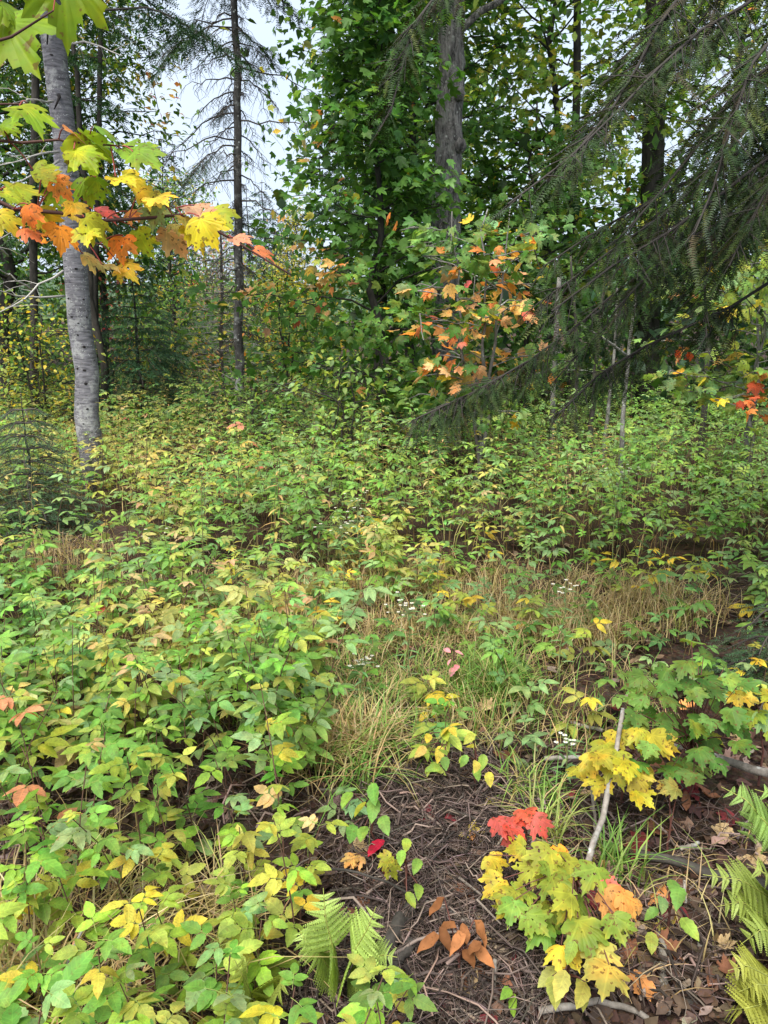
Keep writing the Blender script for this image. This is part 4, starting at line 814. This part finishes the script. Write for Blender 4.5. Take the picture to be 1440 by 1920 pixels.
seedling('bramble_seedling', 'little oval-leaved plant on the bare soil', (1250, 1770), [(1262, 1680, 48, (*G_BRIGHT, 'oval'), .03), (1240, 1720, 42, (*G_PALE, 'oval'), .0), (1225, 1735, 48, (*G_YEL, 'oval'), 0), (1268, 1710, 52, (*G_BRIGHT, 'oval'), .03), (1292, 1740, 56, (.25, .38, .06, 'oval'), 0), (1222, 1712, 36, (*G_BRIGHT, 'oval'), 0)], .16)
seedling('bramble_seedling', 'yellowed oval-leaved plant below the big maple seedling', (1060, 1900), [(1032, 1808, 75, (.36, .38, .1, 'oval'), 0), (1040, 1848, 72, (.32, .38, .08, 'oval'), .02), (1050, 1880, 78, (.40, .38, .08, 'oval'), 0), (1095, 1835, 75, (.32, .36, .08, 'oval'), .02), (1090, 1880, 70, (.36, .34, .07, 'oval'), 0), (1068, 1815, 45, (*YG2, 'oval'), .03)], .18)
seedling('bramble_seedling', 'orange oval leaf beside the big maple seedling', (1196, 1740), [(1195, 1708, 40, (.62, .34, .1, 'oval'), 0)], .1)
seedling('dead_bramble', 'dried bramble with large rust brown leaves on the twig litter', (860, 1830), [(822, 1722, 58, (.2, .08, .03, 'dry'), .02), (805, 1762, 62, (.22, .09, .035, 'dry'), 0), (832, 1780, 64, (.22, .09, .035, 'dry'), 0), (838, 1742, 54, (.22, .09, .035, 'dry'), .02), (872, 1762, 56, (.22, .09, .035, 'dry'), 0), (902, 1758, 60, (.22, .09, .035, 'dry'), 0), (890, 1795, 64, (.22, .09, .035, 'dry'), 0), (858, 1790, 55, (.22, .09, .035, 'dry'), 0), (878, 1825, 70, (.22, .09, .035, 'dry'), -.03), (905, 1800, 60, (.22, .09, .035, 'dry'), -.02)], .12)
seedling('bramble_seedling', 'small bramble with yellow oval leaves in front of the grass', (840, 1480), [(803, 1377, 34, (*YEL, 'oval'), .04), (825, 1392, 40, (.5, .42, .05, 'oval'), .02), (835, 1360, 46, (.3, .42, .05, 'oval'), .05), (815, 1420, 40, (.22, .36, .06, 'oval'), 0), (835, 1408, 40, (.2, .36, .08, 'oval'), .02), (790, 1430, 36, (.55, .42, .1, 'oval'), 0), (830, 1430, 40, (.22, .36, .06, 'oval'), 0)], .26)
seedling('bramble_seedling', 'pale small bramble right of the yellow-leaved one', (890, 1500), [(883, 1390, 32, (.45, .44, .06, 'oval'), .03), (880, 1408, 34, (.4, .42, .06, 'oval'), .03), (870, 1420, 36, (.28, .4, .06, 'oval'), 0), (905, 1435, 38, (.26, .4, .06, 'oval'), 0), (918, 1445, 40, (.45, .42, .06, 'oval'), 0), (893, 1458, 36, (.52, .44, .08, 'oval'), 0), (895, 1430, 36, (.2, .36, .06, 'oval'), 0), (870, 1450, 30, (.18, .34, .06, 'oval'), 0)], .2)
seedling('bramble_seedling', 'yellow leaves of a small bramble left of the tan grass tuft', (520, 1460), [(518, 1358, 40, (.6, .48, .05, 'oval'), .02), (540, 1365, 36, (.6, .48, .06, 'oval'), .02), (568, 1370, 34, (.55, .46, .06, 'oval'), .02), (505, 1378, 36, (.5, .44, .06, 'oval'), 0), (560, 1382, 30, (.58, .46, .1, 'oval'), 0)], .2)
seedling('bramble_seedling', 'green bramble sprig in front of the twig litter', (760, 1680), [(735, 1610, 44, YG, .02), (722, 1640, 40, YG, 0), (762, 1605, 40, (.3, .42, .06, 'oval'), .03), (782, 1615, 40, (.2, .36, .06, 'oval'), .02), (752, 1635, 40, (.22, .4, .06, 'oval'), .02), (785, 1655, 40, (.24, .38, .06, 'oval'), 0), (770, 1690, 38, (*YG2, 'oval'), -.03)], .16)
seedling('bramble_seedling', 'bramble sprig at the left margin of the twig litter', (700, 1600), [(660, 1535, 60, (.14, .32, .06, 'oval'), .02), (700, 1535, 54, (.16, .32, .06, 'oval'), .02), (680, 1555, 50, (.2, .36, .06, 'oval'), 0), (720, 1560, 50, (.16, .3, .06, 'oval'), 0), (700, 1485, 60, (.14, .32, .05, 'oval'), .1), (650, 1500, 45, (.2, .36, .05, 'oval'), .05), (675, 1508, 46, (*YG, 'oval'), .04)], .18)
seedling('bramble_seedling', 'crimson leaved sprig on the twig litter edge', (708, 1625), [(705, 1588, 66, (.55, .02, .06, 'oval'), .0), (722, 1600, 58, (.5, .02, .06, 'oval'), -.02), (655, 1592, 40, (.6, .38, .12), .02), (670, 1602, 36, (.58, .36, .14), 0)], .1)
seedling('bramble_seedling', 'pink-leaved sprig among the grass near the asters', (850, 1275), [(838, 1232, 24, (.7, .3, .34, 'oval'), .02), (848, 1244, 26, (.7, .28, .34, 'oval'), .02), (860, 1236, 22, (.72, .32, .36, 'oval'), .02), (856, 1250, 24, (.66, .24, .3, 'oval'), 0), (842, 1250, 20, (.7, .3, .34, 'oval'), 0)], .18)
seedling('bramble_seedling', 'small round green leaf plant at the bottom edge of the twig litter', (965, 1905), [(962, 1884, 44, (.24, .42, .05, 'oval'), 0), (950, 1878, 36, (.2, .38, .05, 'oval'), 0)], .06)
# --- ferns
def pinna_mesh(n=11):
    g = Geo(); V, T, lc = oval_t(2, .75, .1, .15)
    pos, d, nn, sc = [], [], [], []
    for i in range(n):
        u = (i + .6) / n
        for s in (-1, 1): pos.append((0, u, -.12 * u * u)); d.append((s * 1, .45, -.1)); nn.append((0, 0, 1)); sc.append(.24 * (1 - u) ** .7 + .035)
    scatter(g, (V, T, lc), np.array(pos), frames(np.array(d, float), np.array(nn, float)), np.array(sc), np.ones((len(pos), 3)))
    v, t = tube([(0, 0, 0), (0, .5, -.03), (0, 1, -.12)], .008, 3, False); g.add(v, t, (.9, .9, .5)); return g.mesh('pinna', M_FERN)
ME_PINNA = pinna_mesh()
def fern(label, base, fronds, col):
    b = np.array([base[0], base[1], float(gh(base[0], base[1]))]); t = thing('fern', label, 'fern', b)
    for pts, wd in fronds:
        c = poly([b + [0, 0, .01]] + [H(x, y, h) for x, y, h in pts], 26); L = np.linalg.norm(np.diff(c, axis=0), axis=1).sum()
        V, T = tube(c, np.linspace(.0028, .0008, 26), 4, False); f = Geo().add(V, T, (.28, .30, .07)).build('frond', M_TWIG, t, b)
        tg = nrm(np.gradient(c, axis=0)); k = 16; cc = np.array(col) * rng.uniform(.85, 1.15)
        for i in range(k):
            u = .22 + .77 * i / k; p = np.array([np.interp(u, np.linspace(0, 1, 26), c[:, q]) for q in range(3)]); tt = tg[int(u * 25)]
            nv = nrm(np.cross(np.cross(tt, [0, -.45, 1.]), tt)); sd = nrm(np.cross(tt, nv)); l = 1.35 * wd * L * min(1, .45 + 2.2 * (u - .22)) * (1 - u) ** .75 * 1.5 + .008
            for s in (-1, 1):
                put_leaf(f, ME_PINNA, p, nrm(sd * s + tt * .42 + [0, 0, -.1]), nv + rng.normal(0, .1, 3), l * rng.uniform(.9, 1.1), cc * rng.uniform(.9, 1.1), 'pinna', b)
FC = (.34, .46, .12)
fern('yellow-green fern in front of the twig litter at bottom centre', H(640, 1840, 0)[:2], [([(625, 1780, .18), (610, 1720, .28), (606, 1665, .34)], .2), ([(660, 1790, .18), (690, 1740, .27), (705, 1700, .32)], .2), ([(680, 1800, .15), (720, 1790, .2), (745, 1795, .2)], .2), ([(600, 1790, .15), (570, 1760, .2), (560, 1740, .2)], .18)], FC)
fern('half hidden fern under the lime brambles at the bottom edge', H(480, 1900, 0)[:2], [([(470, 1860, .16), (455, 1830, .24), (440, 1800, .28)], .2), ([(500, 1880, .14), (520, 1860, .22), (540, 1840, .25)], .2), ([(450, 1890, .14), (420, 1880, .2), (395, 1870, .2)], .18)], (.33, .40, .08))
fern('arching fern at the right edge beside the green seedling', H(1470, 1640, 0)[:2], [([(1450, 1560, .25), (1400, 1500, .36), (1352, 1475, .36)], .17), ([(1460, 1570, .25), (1425, 1530, .32), (1395, 1580, .22)], .18), ([(1480, 1540, .3), (1450, 1490, .38), (1415, 1480, .38)], .16)], (.25, .38, .10))
fern('pale fern spreading from the right edge over bare soil', H(1480, 1730, 0)[:2], [([(1440, 1680, .2), (1390, 1650, .28), (1318, 1640, .28)], .17), ([(1440, 1720, .18), (1390, 1690, .24), (1345, 1700, .2)], .18), ([(1460, 1760, .18), (1430, 1740, .24), (1390, 1770, .18)], .2), ([(1470, 1700, .2), (1440, 1640, .34), (1400, 1620, .34)], .17)], (.29, .37, .08))
fern('yellow fern in the bottom right corner', H(1470, 1860, 0)[:2], [([(1440, 1830, .16), (1400, 1810, .22), (1365, 1820, .2)], .2), ([(1450, 1850, .14), (1420, 1845, .2), (1385, 1860, .16)], .2), ([(1440, 1880, .12), (1400, 1890, .16), (1360, 1895, .1)], .18)], (.32, .34, .06))
# --- white asters
def aster(label, px, py, h, Ysc, n, spread):
    p = H(px, py, h); b = np.array([p[0], p[1], float(gh(p[0], p[1]))]); t = thing('white_aster', label, 'flower', b); g = Geo()
    V, T = tube(curve(b, p, 5, 0, .02), np.linspace(.003, .002, 5), 4, False); g.add(V, T, (.16, .2, .07)); k = 14
    pos = np.linspace(.25, .95, k)[:, None] * (p - b) + b; az = np.arange(k) * 2.4
    g.build('stem', M_TWIG, t, b); g2 = Geo(); scatter(g2, oval_t(3, .2, .3, .1), pos, frames(np.stack([np.cos(az), np.sin(az), .3 + 0 * az], -1), np.tile([0, 0, 1.], (k, 1))), np.full(k, .06), mixpal(k, [((.16, .3, .12), 1)])); o = g2.build('leaves', M_RASP, t, b)
    pet_t = oval_t(2, .34, .05, .1)
    for i in range(n):
        c = p + rng.normal(0, 1, 3) * [spread, spread, spread * .6]; V, T = tube(curve(p - [0, 0, .03], c, 3), .0012, 3, False); fg = Geo().add(V, T, (.2, .25, .1))
        a = np.arange(11) * 2 * np.pi / 11; s = rng.uniform(.007, .011)
        scatter(fg, pet_t, np.tile(c, (11, 1)), frames(np.stack([np.cos(a), np.sin(a), .25 + 0 * a], -1), np.tile([0, 0, 1.], (11, 1))), np.full(11, s), np.tile([.8, .8, .78], (11, 1)))
        scatter(fg, oval_t(2, .9, 0, 0), np.tile(c + [0, 0, .002], (4, 1)), frames(np.array([(1, 0, .4), (-1, 0, .4), (0, 1, .4), (0, -1, .4)], float), np.tile([0, 0, 1.], (4, 1))), np.full(4, s * .35), np.tile([.6, .42, .05], (4, 1)))
        fg.build('flower_head', M_GRASS, t, b)
aster('white aster left of the pink-leaved sprig', 678, 1236, .32, 0, 16, .03)
aster('white aster in the middle of the grass, tallest of the near ones', 765, 1138, .45, 0, 16, .045)
aster('white aster beside the yellow maple seedling', 1064, 1384, .2, 0, 12, .022)
aster('white aster clump in the brambles below the pale sapling', 1166, 885, .75, 0, 20, .06)
aster('white aster low in the brambles at centre', 640, 975, .6, 0, 18, .06)
aster('white aster in the brambles right of centre grass', 1060, 1100, .5, 0, 10, .04)
aster('small white aster just above the one low at centre', 672, 935, .62, 0, 10, .05)
aster('white aster in the yellowing brambles left of centre', 300, 1000, .5, 0, 8, .05)

# --- grass
def blades(g, x, y, n, spread, h, pal, arch=.7, w=.0028):
    seg = 5; t = np.linspace(0, 1, seg)
    for i in range(n):
        bx, by = x + rng.normal(0, spread), y + rng.normal(0, spread); az = rng.uniform(0, 6.3); L = h * rng.uniform(.55, 1.2); a = arch * rng.uniform(.3, 1.3)
        hx = L * a * t ** 2; hz = L * (t - .55 * a * t ** 2.5)
        c = np.stack([bx + math.cos(az) * hx, by + math.sin(az) * hx, gh(bx, by) + np.maximum(hz, .01 * t)], -1); sd = np.array([-math.sin(az), math.cos(az), 0]); ww = (w * (1 - t ** 2) + .0003)[:, None]
        V = np.vstack([c - sd * ww, c + sd * ww]); T = [q for k in range(seg - 1) for q in ((k, k + 1, seg + k + 1), (k, seg + k + 1, seg + k))]
        g.add(V, T, mixpal(1, pal)[0])
STRAW = [((.42, .31, .15), 3), ((.34, .26, .11), 2), ((.28, .30, .08), 1.2), ((.5, .4, .22), 1)]
GREENG = [((.12, .24, .04), 3), ((.2, .3, .06), 2), ((.36, .3, .12), .6)]
def tuft(label, px, py, n, spread, h, pal, arch=.8):
    p = H(px, py, .02); b = np.array([p[0], p[1], float(gh(p[0], p[1]))]); g = Geo(); blades(g, p[0], p[1], n, spread, h, pal, arch); o = g.build('grass_tuft', M_GRASS, None, tuple(b)); tag(o, label, 'grass')
tuft('tan arching grass tuft at the middle of the clearing', 630, 1445, 330, .10, .25, STRAW, 1.0)
tuft('green grass tuft right of the pink-leaved sprig', 925, 1310, 240, .07, .26, GREENG, .8)
tuft('green and tan grass tuft just right of the tan one', 700, 1440, 220, .08, .25, GREENG + STRAW, .9)
tuft('broad green grass tuft below the tan one', 670, 1500, 60, .05, .26, GREENG, 1.0)
tuft('grass tuft between the seedlings and the twig litter', 1000, 1500, 110, .06, .18, GREENG + [((.36, .3, .12), 2)], .9)
tuft('thin grass tuft behind the coral red seedling', 1030, 1590, 60, .03, .24, [((.26, .32, .08), 2), ((.42, .34, .16), 1)], .7)
tuft('grass tuft right of the leaning grey stick', 1150, 1640, 70, .04, .24, GREENG, .7)
tuft('dry grass tuft in the bottom left corner', 60, 1910, 240, .12, .4, STRAW, 1.0)
def grass_cover():
    g = Geo()
    for cx, cy_, rx, ry, n, h, pal in ((900, 1140, 400, 90, 3200, .19, STRAW), (500, 1120, 260, 50, 600, .22, STRAW), (760, 1270, 220, 90, 1300, .17, STRAW + GREENG), (1000, 1330, 230, 90, 700, .18, STRAW + GREENG), (760, 1080, 200, 40, 600, .22, STRAW), (330, 1200, 300, 80, 900, .3, STRAW), (120, 1070, 120, 50, 500, .24, STRAW), (1150, 1160, 240, 50, 900, .26, STRAW), (700, 1380, 260, 80, 700, .2, STRAW + GREENG), (250, 1750, 260, 160, 500, .3, STRAW), (1240, 1700, 200, 190, 120, .16, STRAW)):
        for i in range(n // 5):
            a = rng.uniform(0, 6.3); r_ = math.sqrt(rng.random()); p = H(cx + rx * r_ * math.cos(a), cy_ + ry * r_ * math.sin(a), 0.02); blades(g, p[0], p[1], 5, .05, h, pal, .9, .002)
    q = plant_spots(650, 2.6, 11.0, .1)
    for x_, y_ in q: blades(g, x_, y_, 4, .07, .42, STRAW, .7, .0028)
    o = g.build('grass', M_GRASS); tag(o, 'straw and green grass growing across the open patch', 'grass', None, 'stuff')
grass_cover()

# ================================================================== LITTER, STICKS
def twig_litter():
    g = Geo()
    for cx, cy_, rx, ry, n, ln in ((830, 1600, 210, 190, 2600, .2), (860, 1820, 300, 110, 1500, .2), (1250, 1680, 230, 230, 700, .18), (300, 1860, 380, 80, 900, .25), (600, 1450, 300, 120, 500, .2), (1000, 1480, 250, 90, 400, .2), (300, 1600, 330, 200, 500, .2), (1330, 1120, 120, 40, 200, .25), (90, 1040, 110, 50, 200, .25)):
        for i in range(n):
            a = rng.uniform(0, 6.3); r_ = math.sqrt(rng.random()); p = H(cx + rx * r_ * math.cos(a), cy_ + ry * r_ * math.sin(a), .02); z = gh(p[0], p[1]) + rng.uniform(.0, .05)
            L = ln * rng.uniform(.3, 1.3); az = rng.uniform(0, 6.3); d = np.array([math.cos(az), math.sin(az), rng.normal(0, .12)]); q = curve(np.array([p[0], p[1], z]) - d * L / 2, np.array([p[0], p[1], z + .01]) + d * L / 2, 5, rng.normal(0, .08), .075)
            q[:, 2] = np.maximum(q[:, 2], gh(q[:, 0], q[:, 1]) + .002); r0 = rng.uniform(.0005, .0015) if rng.random() < .76 else rng.uniform(.002, .0055)
            V, T = tube(q, np.linspace(r0, r0 * .5, 5), 3, False); g.add(V, T, np.array((.092, .068, .058)) * rng.choice([.35, .6, 1.0, 1.5, 2.8]) * (1 + rng.normal(0, .05, 3)))
    o = g.build('twig_litter', M_TWIG); tag(o, 'tangled mat of fine grey twigs on the forest floor', 'twigs', None, 'stuff')
twig_litter()
def leaf_litter():
    g = Geo(); n = 5200; px, py = rng.uniform(-100, 1540, n), rng.uniform(1000, 1960, n); P0 = np.array([H(a, b_, .02) for a, b_ in zip(px, py)])
    P0[:, 2] = gh(P0[:, 0], P0[:, 1]) + rng.uniform(.004, .03, n); fr = frames(rng.normal(0, 1, (n, 3)) * [1, 1, .2], np.array([0, 0, 1.]) + rng.normal(0, .4, (n, 3))); sc = rng.uniform(.02, .06, n); col = mixpal(n, [((.085, .055, .042), 4), ((.14, .09, .06), 2), ((.22, .165, .13), 1.2), ((.05, .032, .026), 4)])
    h = rng.random(n) < .5; m = maple_t(-1, .3, .4); o_ = oval_t(3, .5, -.3, .5)
    scatter(g, m, P0[h], fr[h], sc[h], col[h]); scatter(g, o_, P0[~h], fr[~h], sc[~h], col[~h])
    o = g.build('leaf_litter', M_DRY); tag(o, 'small brown dead leaves strewn on the soil', 'leaves', None, 'stuff')
leaf_litter()
FL = [('rust brown fallen leaf on the open ground', (.19, .085, .05)), ('dark maroon fallen leaf on the open ground', (.16, .03, .035)), ('pinkish grey fallen leaf on the open ground', (.38, .24, .2)), ('tan fallen leaf on the open ground', (.42, .30, .16)), ('orange fallen leaf on the open ground', (.55, .24, .08)), ('yellow fallen leaf on the open ground', (.55, .42, .08))]
for i in range(130):
    k = int(rng.choice(6, p=[.3, .14, .2, .2, .08, .08]))
    if i < 90: q = (rng.uniform(640, 1430), rng.uniform(1420, 1910))
    elif i < 110: q = (rng.uniform(30, 500), rng.uniform(1780, 1910))
    else: q = (rng.uniform(500, 1430), rng.uniform(1080, 1420))
    p = H(*q, .03); p[2] = gh(p[0], p[1]) + rng.uniform(.012, .04); s = rng.uniform(.045, .085); me_ = ME_MAPLE_DRY[i % 3] if rng.random() < .65 else ME_OVAL_DRY[i % 2]
    o = put_leaf(None, me_, p, rng.normal(0, 1, 3) * [1, 1, .15], np.array([0, -.2, 1.]) + rng.normal(0, .35, 3), s, np.clip(np.array(FL[k][1]) * rng.uniform(.75, 1.25), 0, .8), 'fallen_leaf'); tag(o, FL[k][0], 'leaf', FL[k][0].replace('leaf', 'leaves'))
def stick(label, pts, r0, r1, hs, group=None, m=None, n=10, forks=()):
    c = poly([H(x, y, h) for (x, y), h in zip(pts, hs)], n); c[1:-1] += rng.normal(0, r0 * .2, (n - 2, 3)); b = c[0]
    c[:, 2] = np.maximum(c[:, 2], gh(c[:, 0], c[:, 1]) + r0 * .6)
    V, T = tube(c, np.linspace(r0, r1, n), 9, rough=.07); g = Geo().add(V, T)
    o = g.build('stick', m or M_STICK, None, tuple(b)); tag(o, label, 'stick', group)
stick('pale grey stick leaning up between the two maple seedlings', [(1088, 1668), (1105, 1610), (1130, 1530), (1148, 1440), (1160, 1380), (1168, 1330)], .0095, .007, [.05, .12, .2, .27, .32, .36])
stick('thin brown stick beside the leaning grey one', [(1110, 1470), (1115, 1530), (1118, 1560)], .006, .005, [.12, .06, .02])
stick('short pale upright stump of a stick among the coral red leaves', [(960, 1590), (952, 1565), (946, 1545)], .011, .009, [.05, .14, .2])
stick('long grey stick slanting across the twig litter', [(790, 1690), (850, 1712), (900, 1738), (965, 1772)], .008, .006, [.04, .05, .05, .03])
stick('light broken stick lying under the big maple seedling', [(920, 1780), (975, 1779), (1032, 1780)], .009, .008, [.04, .045, .04], None, bark_material('pale_wood', (.28, .2, .13), (.5, .4, .3), (20, 20, 20), .5, .006))
stick('dark thick rotting stick right of the centre fern', [(770, 1700), (745, 1745), (715, 1800)], .019, .022, [.05, .04, .03], None, M_DARKBARK)
stick('second dark rotting stick just below the first', [(775, 1765), (745, 1800), (715, 1840)], .015, .013, [.05, .04, .03], None, M_DARKBARK)
stick('grey stick standing in the soil at the bottom right', [(1236, 1752), (1243, 1810), (1248, 1880), (1250, 1900)], .011, .009, [.06, .05, .04, .04])
stick('grey branch curving along the bottom edge at right', [(1010, 1895), (1060, 1885), (1120, 1880), (1180, 1890), (1215, 1910)], .009, .007, [.05, .06, .07, .06, .05])
stick('slanting dark branch on the soil below the stick at bottom right', [(1195, 1830), (1250, 1860), (1300, 1885)], .010, .007, [.04, .04, .04], None, M_DARKBARK)
stick('old fallen log half buried in the soil at right', [(1195, 1600), (1260, 1615), (1340, 1640), (1460, 1665)], .013, .019, [.04, .04, .04, .03], None, M_DARKBARK)
stick('grey branch on the ground under the green seedling', [(1180, 1375), (1230, 1392), (1300, 1410), (1440, 1450)], .012, .016, [.06, .05, .05, .05])
stick('grey stick lying left of the yellow seedling', [(1020, 1422), (1060, 1421), (1105, 1420)], .010, .007, [.05, .05, .05])
stick('pale stick behind the yellow seedling', [(1070, 1355), (1100, 1362), (1130, 1370)], .009, .007, [.05, .05, .05])
stick('short pale stick on the soil near the maroon leaves', [(1275, 1592), (1310, 1580)], .007, .006, [.03, .03])
stick('bent grass-thin stick rising at the lower left', [(100, 1880), (125, 1810), (160, 1730)], .004, .003, [.05, .14, .26])
stick('pale short stick poking up at the lower left', [(238, 1880), (245, 1838)], .006, .005, [.02, .12])
stick('curved pale stick in the bottom left corner', [(0, 1810), (50, 1835), (80, 1870), (95, 1920)], .005, .004, [.1, .1, .08, .05])
stick('thin brown cane arching over the twig litter', [(560, 1630), (650, 1630), (730, 1655), (800, 1695)], .0035, .003, [.15, .17, .12, .05], None, M_DARKBARK)
stick('upright broken twig at the bottom of the twig litter', [(925, 1860), (928, 1800)], .006, .005, [.02, .1])
stick('grey stick in the soil left of the pale fern', [(1283, 1650), (1287, 1700)], .004, .003, [.06, .01])
print('objects', len(bpy.data.objects), 'tris', sum(len(m.polygons) for m in bpy.data.meshes))
